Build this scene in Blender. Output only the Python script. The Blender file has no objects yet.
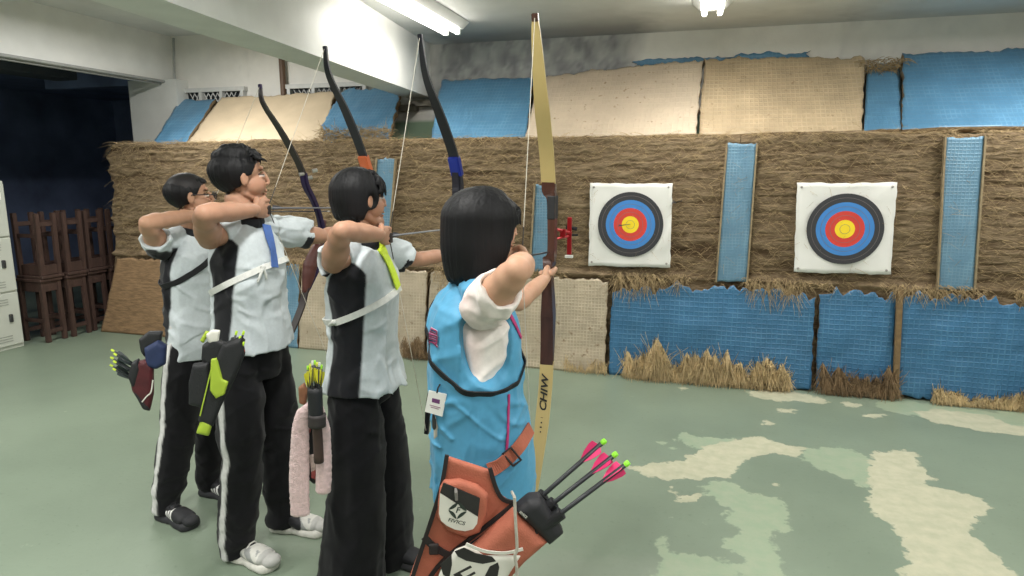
import bpy, bmesh, math, random
import numpy as np
from mathutils import Vector, Matrix
from mathutils.bvhtree import BVHTree

# ------------------------------------------------------------------ camera, world, lights, exposure
scene = bpy.context.scene
COL = scene.collection
F_PX, CAM_H = 660.0, 1.55
PSI, PITCH = math.radians(16.0), math.atan(118 / 660.0)
cam_d = bpy.data.cameras.new('camera'); cam_d.sensor_width = 36.0; cam_d.lens = F_PX / 1024 * 36.0
cam_d.clip_start = 0.05; cam_d.clip_end = 60
cam = bpy.data.objects.new('camera', cam_d); COL.objects.link(cam)
cam.location = (0, 0, CAM_H); cam.rotation_euler = (math.pi / 2 - PITCH, 0, PSI)
scene.camera = cam
scene.view_settings.view_transform = 'Standard'; scene.view_settings.look = 'None'
scene.view_settings.gamma = 1.0; scene.view_settings.exposure = 0.0
scene.view_settings.use_curve_mapping = False

world = bpy.data.worlds.new('night'); scene.world = world; world.use_nodes = True
world.node_tree.nodes['Background'].inputs[0].default_value = (0.012, 0.016, 0.028, 1)
world.node_tree.nodes['Background'].inputs[1].default_value = 0.5

def area_lamp(name, loc, sx, sy, power, col=(1.0, 0.98, 0.94)):
    d = bpy.data.lights.new(name, 'AREA'); d.shape = 'RECTANGLE'; d.size = sx; d.size_y = sy
    d.energy = power; d.color = col
    o = bpy.data.objects.new(name, d); COL.objects.link(o); o.location = loc
    return o
# light of the fluorescent fixtures: the two in view, the rows of the same fixtures behind them; plus a fill lamp added in the left bay
LAMP_P = 37
for i, (lx, ly, f) in enumerate([(-1.9, 4.30, .22), (0.0, 4.2, .55), (2.0, 4.2, .95), (-1.0, 1.2, 1.05), (1.0, 1.2, 1.0), (-3.9, 1.0, 2.2), (-4.0, 4.1, 1.5),  # last one here: unseen lamp added to brighten the left beam and column
                                 (0.6, -0.9, 1.0), (-2.2, -0.9, 1.5), (3.0, 1.0, 1.0)]):
    area_lamp('fixture_or_fill_light', (lx, ly, 2.53 if lx > -3 else 2.75), .16, 1.25, LAMP_P * f)

# ------------------------------------------------------------------ helpers
FW = np.array([-math.sin(PSI) * math.cos(PITCH), math.cos(PSI) * math.cos(PITCH), -math.sin(PITCH)])
RT = np.array([math.cos(PSI), math.sin(PSI), 0.0]); UPV = np.cross(RT, FW)
CAMP = np.array([0, 0, CAM_H])
def ray(px, py): return FW + RT * (px - 512) / F_PX + UPV * (288 - py) / F_PX
def at(px, py, Z): return CAMP + ray(px, py) * Z                       # a photo pixel at optical depth Z
def ony(px, py, y): r = ray(px, py); return CAMP + r * (y / r[1])       # ... on the plane y = const
def onz(px, py, z): r = ray(px, py); return CAMP + r * ((z - CAM_H) / r[2])
def onplane(px, py, o, n): r = ray(px, py); return CAMP + r * (np.dot(np.asarray(o) - CAMP, n) / np.dot(r, n))
def V3(*a): return np.array(a, float)
def nrm(v): v = np.asarray(v, float); return v / max(1e-9, np.linalg.norm(v))

def lin(c):
    c = np.asarray(c, float) / 255.0
    return np.where(c <= 0.04045, c / 12.92, ((c + 0.055) / 1.055) ** 2.4)

MATS = {}
def mat(name, rgb=(128, 128, 128), rough=.7, nscale=20, namp=.12, bump=0.0, bscale=None, metal=0.0, stretch=(1, 1, 1),
        vcol=False, emit=0, spec=.5, sheen=0.0, sss=0.0, bdist=.01, coat=0):
    if name in MATS: return MATS[name]
    m = bpy.data.materials.new(name); m.use_nodes = True
    nt = m.node_tree; N, Lk = nt.nodes, nt.links
    b = N['Principled BSDF']; c = lin(rgb)
    b.inputs['Roughness'].default_value = rough; b.inputs['Metallic'].default_value = metal
    b.inputs['Specular IOR Level'].default_value = spec
    if sheen: b.inputs['Sheen Weight'].default_value = sheen
    if coat: b.inputs['Coat Weight'].default_value = coat
    tc = N.new('ShaderNodeTexCoord'); mp = N.new('ShaderNodeMapping'); mp.inputs['Scale'].default_value = stretch
    Lk.new(tc.outputs['Object'], mp.inputs['Vector'])
    nz = N.new('ShaderNodeTexNoise'); nz.inputs['Scale'].default_value = nscale; nz.inputs['Detail'].default_value = 5
    Lk.new(mp.outputs['Vector'], nz.inputs['Vector'])
    rp = N.new('ShaderNodeMapRange'); rp.inputs['From Min'].default_value = .3; rp.inputs['From Max'].default_value = .7
    rp.inputs['To Min'].default_value = 1 - namp; rp.inputs['To Max'].default_value = 1 + namp
    Lk.new(nz.outputs['Fac'], rp.inputs['Value'])
    mx = N.new('ShaderNodeVectorMath'); mx.operation = 'SCALE'
    if vcol:
        at_ = N.new('ShaderNodeAttribute'); at_.attribute_name = 'Col'; Lk.new(at_.outputs['Color'], mx.inputs[0])
    else: mx.inputs[0].default_value = c
    Lk.new(rp.outputs['Result'], mx.inputs['Scale']); Lk.new(mx.outputs['Vector'], b.inputs['Base Color'])
    if bump:
        n2 = N.new('ShaderNodeTexNoise'); n2.inputs['Scale'].default_value = bscale or nscale * 3; n2.inputs['Detail'].default_value = 4
        Lk.new(mp.outputs['Vector'], n2.inputs['Vector'])
        bp = N.new('ShaderNodeBump'); bp.inputs['Strength'].default_value = bump; bp.inputs['Distance'].default_value = bdist
        Lk.new(n2.outputs['Fac'], bp.inputs['Height']); Lk.new(bp.outputs['Normal'], b.inputs['Normal'])
    if sss:
        b.inputs['Subsurface Weight'].default_value = sss; b.inputs['Subsurface Radius'].default_value = (.01, .004, .002)
    if emit:
        b.inputs['Emission Color'].default_value = (*c, 1); b.inputs['Emission Strength'].default_value = emit
    MATS[name] = m
    return m

ORG = {}
def tag(o, label=None, cat=None, group=None, kind=None):
    if label: o['label'] = label
    if cat: o['category'] = cat
    if group: o['group'] = group
    if kind: o['kind'] = kind
    return o
def empty(name, loc, label, cat, group=None):
    o = bpy.data.objects.new(name, None); COL.objects.link(o); o.location = tuple(loc); o.empty_display_size = .05
    ORG[o] = np.asarray(loc, float); return tag(o, label, cat, group)
def link_mesh(name, V, Fc, m, parent=None, smooth=False, cols=None, origin=None):
    V = np.asarray(V, float).reshape(-1, 3)
    if parent is not None: o0 = ORG[parent]
    elif origin is not None: o0 = np.asarray(origin, float)
    else: o0 = V3((V[:, 0].min() + V[:, 0].max()) / 2, (V[:, 1].min() + V[:, 1].max()) / 2, V[:, 2].min())
    me = bpy.data.meshes.new(name)
    W = V - o0
    if isinstance(Fc, np.ndarray):
        nf, k = Fc.shape
        me.vertices.add(len(W)); me.vertices.foreach_set('co', W.astype(np.float32).ravel())
        me.loops.add(nf * k); me.loops.foreach_set('vertex_index', Fc.astype(np.int32).ravel())
        me.polygons.add(nf); me.polygons.foreach_set('loop_start', np.arange(0, nf * k, k, dtype=np.int32))
        me.update(calc_edges=True)
    else:
        me.from_pydata([tuple(v) for v in W], [], [tuple(f) for f in Fc]); me.update()
    if smooth: me.polygons.foreach_set('use_smooth', [True] * len(me.polygons)); me.update()
    if cols is not None:
        a = me.color_attributes.new('Col', 'FLOAT_COLOR', 'POINT')
        c4 = np.ones((len(V), 4), np.float32); c4[:, :3] = cols; a.data.foreach_set('color', c4.ravel())
    me.materials.append(m)
    o = bpy.data.objects.new(name, me); COL.objects.link(o)
    if parent is not None: o.parent = parent
    else: o.location = tuple(o0)
    ORG[o] = o0
    return o

def frames(P):
    P = [np.asarray(p, float) for p in P]; T = []
    for i in range(len(P)): T.append(nrm(P[min(i + 1, len(P) - 1)] - P[max(i - 1, 0)]))
    a = V3(0, 0, 1) if abs(T[0][2]) < .9 else V3(1, 0, 0)
    u = nrm(np.cross(a, T[0])); out = []
    for t in T:
        u = nrm(u - t * np.dot(u, t)); out.append((t, u, np.cross(t, u)))
    return P, out

class MB:
    def __init__(s): s.v = []; s.f = []
    def add(s, V, Fc):
        n = len(s.v); s.v += [np.asarray(v, float) for v in V]; s.f += [tuple(i + n for i in f) for f in Fc]; return s
    def box(s, c, size, ax=None, bev=0):
        c = np.asarray(c, float); X, Y, Z = ax if ax is not None else (V3(1, 0, 0), V3(0, 1, 0), V3(0, 0, 1))
        h = np.asarray(size, float) / 2
        if bev <= 0 or bev >= h.min():
            V = [c + X * h[0] * i + Y * h[1] * j + Z * h[2] * k for k in (-1, 1) for j in (-1, 1) for i in (-1, 1)]
            return s.add(V, [(0, 2, 3, 1), (4, 5, 7, 6), (0, 1, 5, 4), (2, 6, 7, 3), (0, 4, 6, 2), (1, 3, 7, 5)])
        bm = bmesh.new(); bmesh.ops.create_cube(bm, size=1)
        for v in bm.verts: v.co = Vector((v.co.x * h[0] * 2, v.co.y * h[1] * 2, v.co.z * h[2] * 2))
        bmesh.ops.bevel(bm, geom=bm.edges[:], offset=bev, segments=2, affect='EDGES', profile=.5)
        V = [c + X * v.co.x + Y * v.co.y + Z * v.co.z for v in bm.verts]
        Fc = [[v.index for v in f.verts] for f in bm.faces]; bm.free(); return s.add(V, Fc)
    def tube(s, P, r, n=8, cap=True, flat=None):
        """sweep; r a number or a list; flat=(xdir, kx, ky) squashes the section"""
        P, fr = frames(P); rr = r if hasattr(r, '__len__') else [r] * len(P); V = []
        for (p, (t, u, w), q) in zip(P, fr, rr):
            if flat is not None:
                u = np.asarray(flat[0], float); u = nrm(u - t * np.dot(u, t)); w = np.cross(t, u)
            kx, ky = (flat[1], flat[2]) if flat is not None else (1, 1)
            for i in range(n):
                a = 2 * math.pi * i / n; V.append(p + u * math.cos(a) * q * kx + w * math.sin(a) * q * ky)
        Fc = [(j * n + i, j * n + (i + 1) % n, (j + 1) * n + (i + 1) % n, (j + 1) * n + i) for j in range(len(P) - 1) for i in range(n)]
        if cap: Fc += [tuple(range(n - 1, -1, -1)), tuple((len(P) - 1) * n + i for i in range(n))]
        return s.add(V, Fc)
    def strip(s, P, xdir, w, t):
        """rectangular sweep: width w (list or number) along xdir, thickness t"""
        P, fr = frames(P); V = []
        ws = w if hasattr(w, '__len__') else [w] * len(P); ts = t if hasattr(t, '__len__') else [t] * len(P)
        xs = xdir if isinstance(xdir, list) else [xdir] * len(P)
        for (p, (tt, _, _), a, b, xd) in zip(P, fr, ws, ts, xs):
            u = np.asarray(xd, float); u = nrm(u - tt * np.dot(u, tt)); q = np.cross(tt, u)
            V += [p - u * a / 2 - q * b / 2, p + u * a / 2 - q * b / 2, p + u * a / 2 + q * b / 2, p - u * a / 2 + q * b / 2]
        Fc = [(j * 4 + i, j * 4 + (i + 1) % 4, (j + 1) * 4 + (i + 1) % 4, (j + 1) * 4 + i) for j in range(len(P) - 1) for i in range(4)]
        Fc += [(3, 2, 1, 0), tuple((len(P) - 1) * 4 + i for i in range(4))]
        return s.add(V, Fc)
    def prism(s, poly, d):
        """extrude a 3D polygon (planar, list of points) by vector d"""
        n = len(poly); d = np.asarray(d, float); V = [np.asarray(p, float) for p in poly]; V = V + [p + d for p in V]
        Fc = [tuple(range(n - 1, -1, -1)), tuple(range(n, 2 * n))] + [(i, (i + 1) % n, n + (i + 1) % n, n + i) for i in range(n)]
        return s.add(V, Fc)
    def build(s, name, m, parent=None, smooth=False, bevel=0, origin=None, cols=None):
        o = link_mesh(name, s.v, s.f, m, parent, smooth, origin=origin, cols=cols)
        bm = bmesh.new(); bm.from_mesh(o.data); bmesh.ops.recalc_face_normals(bm, faces=bm.faces)
        if bevel: bmesh.ops.bevel(bm, geom=[e for e in bm.edges if len(e.link_faces) == 2 and e.calc_face_angle(0) > .5], offset=bevel, segments=2, affect='EDGES', clamp_overlap=True)
        bm.to_mesh(o.data); bm.free()
        return o

def struct(name, mb, m, **k): return tag(mb.build(name, m, **k), kind='structure')

# ---- noise
_rs = np.random.RandomState(7); _TAB = _rs.rand(32, 32, 32).astype(np.float32)
def noise(P, f=1.0, off=0.0):
    Q = np.asarray(P, np.float32) * np.asarray(f, np.float32) + off
    i = np.floor(Q).astype(np.int32); t = Q - i; t = t * t * (3 - 2 * t); r = 0
    for dx in (0, 1):
        for dy in (0, 1):
            for dz in (0, 1):
                w = (t[:, 0] if dx else 1 - t[:, 0]) * (t[:, 1] if dy else 1 - t[:, 1]) * (t[:, 2] if dz else 1 - t[:, 2])
                r = r + w * _TAB[(i[:, 0] + dx) & 31, (i[:, 1] + dy) & 31, (i[:, 2] + dz) & 31]
    return r * 2 - 1

# ---- implicit-surface modelling: a list of blended shapes polygonised into one continuous mesh
class SDF:
    def __init__(s): s.pr = []; s.disp = None
    def _a(s, f, c, r, k, cut): s.pr.append((f, np.asarray(c, float), r, k, cut)); return s
    def cone(s, a, b, ra, rb, k=.02, cut=False):
        a = np.asarray(a, float); b = np.asarray(b, float); ba = b - a; L2 = max(1e-9, ba @ ba)
        def f(P):
            q = P - a; t = np.clip(q @ ba / L2, 0, 1); return np.linalg.norm(q - t[:, None] * ba, axis=1) - (ra + (rb - ra) * t)
        return s._a(f, (a + b) / 2, math.sqrt(L2) / 2 + max(ra, rb), k, cut)
    def chain(s, P, R, k=.01, cut=False):
        for i in range(len(P) - 1): s.cone(P[i], P[i + 1], R[i], R[i + 1], k, cut)
        return s
    def ell(s, c, r, ax=None, k=.02, cut=False):
        c = np.asarray(c, float); r = np.asarray(r, float); A = np.array(ax) if ax is not None else np.eye(3)
        def f(P):
            q = (P - c) @ A.T; k0 = np.linalg.norm(q / r, axis=1); k1 = np.linalg.norm(q / (r * r), axis=1)
            return k0 * (k0 - 1) / np.maximum(k1, 1e-6)
        return s._a(f, c, r.max(), k, cut)
    def econe(s, a, b, sa, sb, xdir, k=.02, cut=False):
        a = np.asarray(a, float); b = np.asarray(b, float); ba = b - a; L = np.linalg.norm(ba); w = ba / L
        x = nrm(xdir - w * np.dot(xdir, w)); y = np.cross(w, x)
        def f(P):
            q = P - a; h = q @ w; t = np.clip(h / L, 0, 1); ov = h - t * L
            rx = sa[0] + (sb[0] - sa[0]) * t; ry = sa[1] + (sb[1] - sa[1]) * t; rm = np.minimum(rx, ry)
            u = q @ x; v = q @ y
            k0 = np.sqrt((u / rx) ** 2 + (v / ry) ** 2 + (ov / rm) ** 2); k1 = np.sqrt((u / rx ** 2) ** 2 + (v / ry ** 2) ** 2 + (ov / rm ** 2) ** 2)
            return k0 * (k0 - 1) / np.maximum(k1, 1e-6)
        return s._a(f, (a + b) / 2, L / 2 + max(*sa, *sb), k, cut)
    def loft(s, o, X, Y, secs, sc=1.0, k=.02, flat=True, n=2.0):
        """upright stack of ellipses: secs = (z, cx, cy, rx, ry) in the frame o, X, Y, up"""
        S = np.array(secs, float) * sc; o = np.asarray(o, float); M = np.array([X, Y, [0, 0, 1.]])
        zz = np.linspace(S[0, 0], S[-1, 0], 60); T = [np.interp(zz, S[:, 0], S[:, j]) for j in range(1, 5)]
        ker = np.ones(7) / 7
        T = [np.convolve(np.pad(t, 3, 'edge'), ker, 'valid') for t in T]
        def f(P):
            q = (P - o) @ M.T; z = q[:, 2]; zc = np.clip(z, S[0, 0], S[-1, 0])
            cx, cy, rx, ry = [np.interp(zc, zz, t) for t in T]
            u = (np.abs(q[:, 0] - cx) / rx) ** (n / 2); v = (np.abs(q[:, 1] - cy) / ry) ** (n / 2)
            k0 = np.sqrt(u * u + v * v) ** (2 / n); d = (k0 - 1) * np.minimum(rx, ry)
            dz = np.abs(z - zc)
            lo = z < S[0, 0]
            return np.where(lo, np.maximum(d, dz) if flat else np.sqrt(np.maximum(d, 0) ** 2 + dz ** 2), np.where(dz > 0, np.sqrt(np.maximum(d, 0) ** 2 + dz ** 2), d))
        c = o + np.array([0, 0, (S[0, 0] + S[-1, 0]) / 2])
        return s._a(f, c, (S[-1, 0] - S[0, 0]) / 2 + S[:, 3:].max() + .05, k, False)
    def half(s, p, n, c, r, k=.004):
        p = np.asarray(p, float); n = nrm(n)
        return s._a(lambda P: -((P - p) @ n), c, r, k, True)      # removes the side n points to
    def ev(s, P, near=None):
        """P (nb, m, 3)"""
        nb, m, _ = P.shape; D = np.full((nb, m), 1e3, np.float32)
        cen = P.mean(axis=1); rad = np.linalg.norm(P - cen[:, None], axis=2).max()
        for f, c, r, k, cut in s.pr:
            msk = np.linalg.norm(cen - c, axis=1) < r + rad + .045
            if not msk.any(): continue
            q = P[msk].reshape(-1, 3); d = f(q).astype(np.float32).reshape(-1, m); a = D[msk]
            if cut:
                d = -d; h = np.maximum(k - np.abs(a - d), 0) / k; D[msk] = np.maximum(a, d) + h * h * k * .25
            else:
                h = np.maximum(k - np.abs(a - d), 0) / k; D[msk] = np.minimum(a, d) + h * h * k * .25
        if s.disp is not None: D = D + s.disp(P.reshape(-1, 3)).astype(np.float32).reshape(nb, m)
        return D
    def mesh(s, res, smooth=1):
        un = [p for p in s.pr if not p[4]]
        lo = np.min([c - r for _, c, r, _, _ in un], axis=0) - 4 * res; hi = np.max([c + r for _, c, r, _, _ in un], axis=0) + 4 * res
        B = 8; nb = np.ceil((hi - lo) / (res * B)).astype(int); bs = res * B
        g = np.stack(np.meshgrid(*[np.arange(n) for n in nb], indexing='ij'), -1).reshape(-1, 3)
        # coarse pass: 2x2x2 samples in every block
        off = (np.array([(i, j, k) for i in (.25, .75) for j in (.25, .75) for k in (.25, .75)])) * bs
        Dc = np.concatenate([s.ev(lo + ch[:, None] * bs + off[None]) for ch in np.array_split(g, max(1, len(g) // 20000))])
        act = (np.abs(Dc).min(axis=1) < bs * .75) | ((Dc.min(axis=1) < 0) & (Dc.max(axis=1) > 0))
        full = np.full(tuple(nb * B), 1.0, np.float32)
        ins = (~act) & (Dc.max(axis=1) < 0)
        fb = full.reshape(nb[0], B, nb[1], B, nb[2], B)
        gi = g[ins]; fb[gi[:, 0], :, gi[:, 1], :, gi[:, 2], :] = -1.0
        off = np.stack(np.meshgrid(*[np.arange(B)] * 3, indexing='ij'), -1).reshape(-1, 3) * res
        for ch in np.array_split(g[act], max(1, act.sum() // 600)):
            D = s.ev(lo + ch[:, None] * bs + off[None])
            fb[ch[:, 0], :, ch[:, 1], :, ch[:, 2], :] = D.reshape(-1, B, B, B)
        inside = full < 0
        cnt = np.zeros(tuple(np.array(full.shape) - 1), np.uint8)
        sl = lambda d, n: slice(d, n - 1 + d)
        sh = full.shape
        for dx in (0, 1):
            for dy in (0, 1):
                for dz in (0, 1): cnt += inside[sl(dx, sh[0]), sl(dy, sh[1]), sl(dz, sh[2])]
        cells = np.argwhere((cnt > 0) & (cnt < 8)); del cnt
        idx = {}
        num = np.full(tuple(np.array(sh) - 1), -1, np.int32); num[cells[:, 0], cells[:, 1], cells[:, 2]] = np.arange(len(cells))
        cor = np.array([(i, j, k) for i in (0, 1) for j in (0, 1) for k in (0, 1)])
        val = np.stack([full[cells[:, 0] + c[0], cells[:, 1] + c[1], cells[:, 2] + c[2]] for c in cor], 1)
        acc = np.zeros((len(cells), 3)); n = np.zeros(len(cells))
        for a in range(8):
            for b in range(a + 1, 8):
                if np.abs(cor[a] - cor[b]).sum() != 1: continue
                va, vb = val[:, a], val[:, b]; x = (va < 0) != (vb < 0)
                t = np.where(x, va / np.where(x, va - vb, 1), 0)
                acc += np.where(x[:, None], cor[a] + t[:, None] * (cor[b] - cor[a]), 0); n += x
        V = lo + (cells + acc / n[:, None]) * res
        Q = []
        for ax in range(3):
            s0 = [slice(0, k) for k in sh]; s1 = [slice(0, k) for k in sh]; s0[ax] = slice(0, sh[ax] - 1); s1[ax] = slice(1, sh[ax])
            A, Bm = inside[tuple(s0)], inside[tuple(s1)]
            e = np.argwhere(A != Bm); e1, e2 = (ax + 1) % 3, (ax + 2) % 3
            e = e[(e[:, e1] > 0) & (e[:, e2] > 0) & (e[:, e1] < sh[e1] - 1) & (e[:, e2] < sh[e2] - 1)]
            fl = A[e[:, 0], e[:, 1], e[:, 2]]
            q = []
            for (d1, d2) in ((-1, -1), (0, -1), (0, 0), (-1, 0)):
                c = e.copy(); c[:, e1] += d1; c[:, e2] += d2; q.append(num[c[:, 0], c[:, 1], c[:, 2]])
            q = np.stack(q, 1); q[~fl] = q[~fl][:, ::-1]; Q.append(q)
        Q = np.concatenate(Q); Q = Q[(Q >= 0).all(1)]
        for _ in range(smooth):                                   # one light relaxation
            S = np.zeros_like(V); m = np.zeros(len(V))
            for i in range(4):
                nb_ = V[Q[:, (i + 1) % 4]] + V[Q[:, (i + 3) % 4]]; m += 2 * np.bincount(Q[:, i], minlength=len(V))
                for j in range(3): S[:, j] += np.bincount(Q[:, i], weights=nb_[:, j], minlength=len(V))
            V = V * .5 + .5 * S / np.maximum(m, 1)[:, None]
        return V, Q

def bvh_of(V, Q): return BVHTree.FromPolygons([Vector(v) for v in V], [tuple(int(i) for i in q) for q in Q])
def hit(bvh, o, d, far=5.0):
    r = bvh.ray_cast(Vector(o), Vector(d), far)
    return (np.array(r[0]), np.array(r[1])) if r[0] is not None else (None, None)
def cam_hit(bvh, px, py):
    return hit(bvh, CAMP, nrm(ray(px, py)), 12)
def text_shape(body, size, bold=0.0, shear=0.0, space=1.0):
    """flat triangles of a line of lettering, centred: (V2, faces)"""
    cu = bpy.data.curves.new('t', 'FONT'); cu.body = body; cu.size = size; cu.offset = bold; cu.shear = shear
    cu.align_x = 'CENTER'; cu.align_y = 'CENTER'; cu.space_character = space; cu.resolution_u = 3
    o = bpy.data.objects.new('t', cu); COL.objects.link(o)
    me = o.to_mesh(); V = [(v.co.x, v.co.y) for v in me.vertices]; Fc = [tuple(p.vertices) for p in me.polygons]
    o.to_mesh_clear(); bpy.data.objects.remove(o); bpy.data.curves.remove(cu)
    return V, Fc

# ------------------------------------------------------------------ special materials
def woven(name, rgb, line, spacing=.035, rough=.38, lw=.22, lstr=.5, namp=.18, bump=.35, dirt=None):
    """plastic sheet pressed with a square net"""
    m = bpy.data.materials.new(name); m.use_nodes = True; nt = m.node_tree; N, L = nt.nodes, nt.links
    b = N['Principled BSDF']; b.inputs['Roughness'].default_value = rough
    tc = N.new('ShaderNodeTexCoord'); sp = N.new('ShaderNodeSeparateXYZ')
    nz0 = N.new('ShaderNodeTexNoise'); nz0.inputs['Scale'].default_value = 3; L.new(tc.outputs['Object'], nz0.inputs['Vector'])
    wob = N.new('ShaderNodeVectorMath'); wob.operation = 'MULTIPLY_ADD'; wob.inputs[1].default_value = (.02, .02, .02)
    L.new(nz0.outputs['Color'], wob.inputs[0]); L.new(tc.outputs['Object'], wob.inputs[2]); L.new(wob.outputs[0], sp.inputs[0])
    masks = []
    for ax in ('X', 'Z'):
        d = N.new('ShaderNodeMath'); d.operation = 'DIVIDE'; d.inputs[1].default_value = spacing; L.new(sp.outputs[ax], d.inputs[0])
        f = N.new('ShaderNodeMath'); f.operation = 'PINGPONG'; f.inputs[1].default_value = .5; L.new(d.outputs[0], f.inputs[0])
        r = N.new('ShaderNodeMapRange'); r.interpolation_type = 'SMOOTHSTEP'; r.inputs['From Min'].default_value = 0; r.inputs['From Max'].default_value = lw
        r.inputs['To Min'].default_value = 1; r.inputs['To Max'].default_value = 0; L.new(f.outputs[0], r.inputs['Value']); masks.append(r)
    mxm = N.new('ShaderNodeMath'); mxm.operation = 'MAXIMUM'; L.new(masks[0].outputs[0], mxm.inputs[0]); L.new(masks[1].outputs[0], mxm.inputs[1])
    n1 = N.new('ShaderNodeTexNoise'); n1.inputs['Scale'].default_value = 7; n1.inputs['Detail'].default_value = 6; L.new(tc.outputs['Object'], n1.inputs['Vector'])
    cut = N.new('ShaderNodeMapRange'); cut.inputs['From Min'].default_value = .42; cut.inputs['From Max'].default_value = .62; L.new(n1.outputs['Fac'], cut.inputs['Value'])
    fac = N.new('ShaderNodeMath'); fac.operation = 'MULTIPLY'; L.new(mxm.outputs[0], fac.inputs[0]); L.new(cut.outputs[0], fac.inputs[1])
    fa2 = N.new('ShaderNodeMath'); fa2.operation = 'MULTIPLY'; fa2.inputs[1].default_value = lstr; L.new(fac.outputs[0], fa2.inputs[0])
    mx = N.new('ShaderNodeMix'); mx.data_type = 'RGBA'; mx.inputs['A'].default_value = (*lin(rgb), 1); mx.inputs['B'].default_value = (*lin(line), 1)
    L.new(fa2.outputs[0], mx.inputs['Factor'])
    n2 = N.new('ShaderNodeTexNoise'); n2.inputs['Scale'].default_value = 4; n2.inputs['Detail'].default_value = 7; n2.inputs['Roughness'].default_value = .65; L.new(tc.outputs['Object'], n2.inputs['Vector'])
    rp = N.new('ShaderNodeMapRange'); rp.inputs['From Min'].default_value = .3; rp.inputs['From Max'].default_value = .7; rp.inputs['To Min'].default_value = 1 - namp; rp.inputs['To Max'].default_value = 1 + namp
    L.new(n2.outputs['Fac'], rp.inputs['Value'])
    sc = N.new('ShaderNodeVectorMath'); sc.operation = 'SCALE'; L.new(mx.outputs['Result'], sc.inputs[0]); L.new(rp.outputs[0], sc.inputs['Scale'])
    last = sc.outputs[0]
    if dirt is not None:
        n3 = N.new('ShaderNodeTexNoise'); n3.inputs['Scale'].default_value = 24; n3.inputs['Detail'].default_value = 8; L.new(tc.outputs['Object'], n3.inputs['Vector'])
        r3 = N.new('ShaderNodeMapRange'); r3.inputs['From Min'].default_value = .63; r3.inputs['From Max'].default_value = .74; L.new(n3.outputs['Fac'], r3.inputs['Value'])
        m3 = N.new('ShaderNodeMix'); m3.data_type = 'RGBA'; L.new(r3.outputs[0], m3.inputs['Factor']); L.new(last, m3.inputs['A']); m3.inputs['B'].default_value = (*lin(dirt), 1)
        last = m3.outputs['Result']
    L.new(last, b.inputs['Base Color'])
    ad = N.new('ShaderNodeMath'); ad.operation = 'ADD'; L.new(mxm.outputs[0], ad.inputs[0]); L.new(n2.outputs['Fac'], ad.inputs[1])
    bp = N.new('ShaderNodeBump'); bp.inputs['Strength'].default_value = bump; bp.inputs['Distance'].default_value = .006
    L.new(ad.outputs[0], bp.inputs['Height']); L.new(bp.outputs[0], b.inputs['Normal'])
    return m

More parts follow.
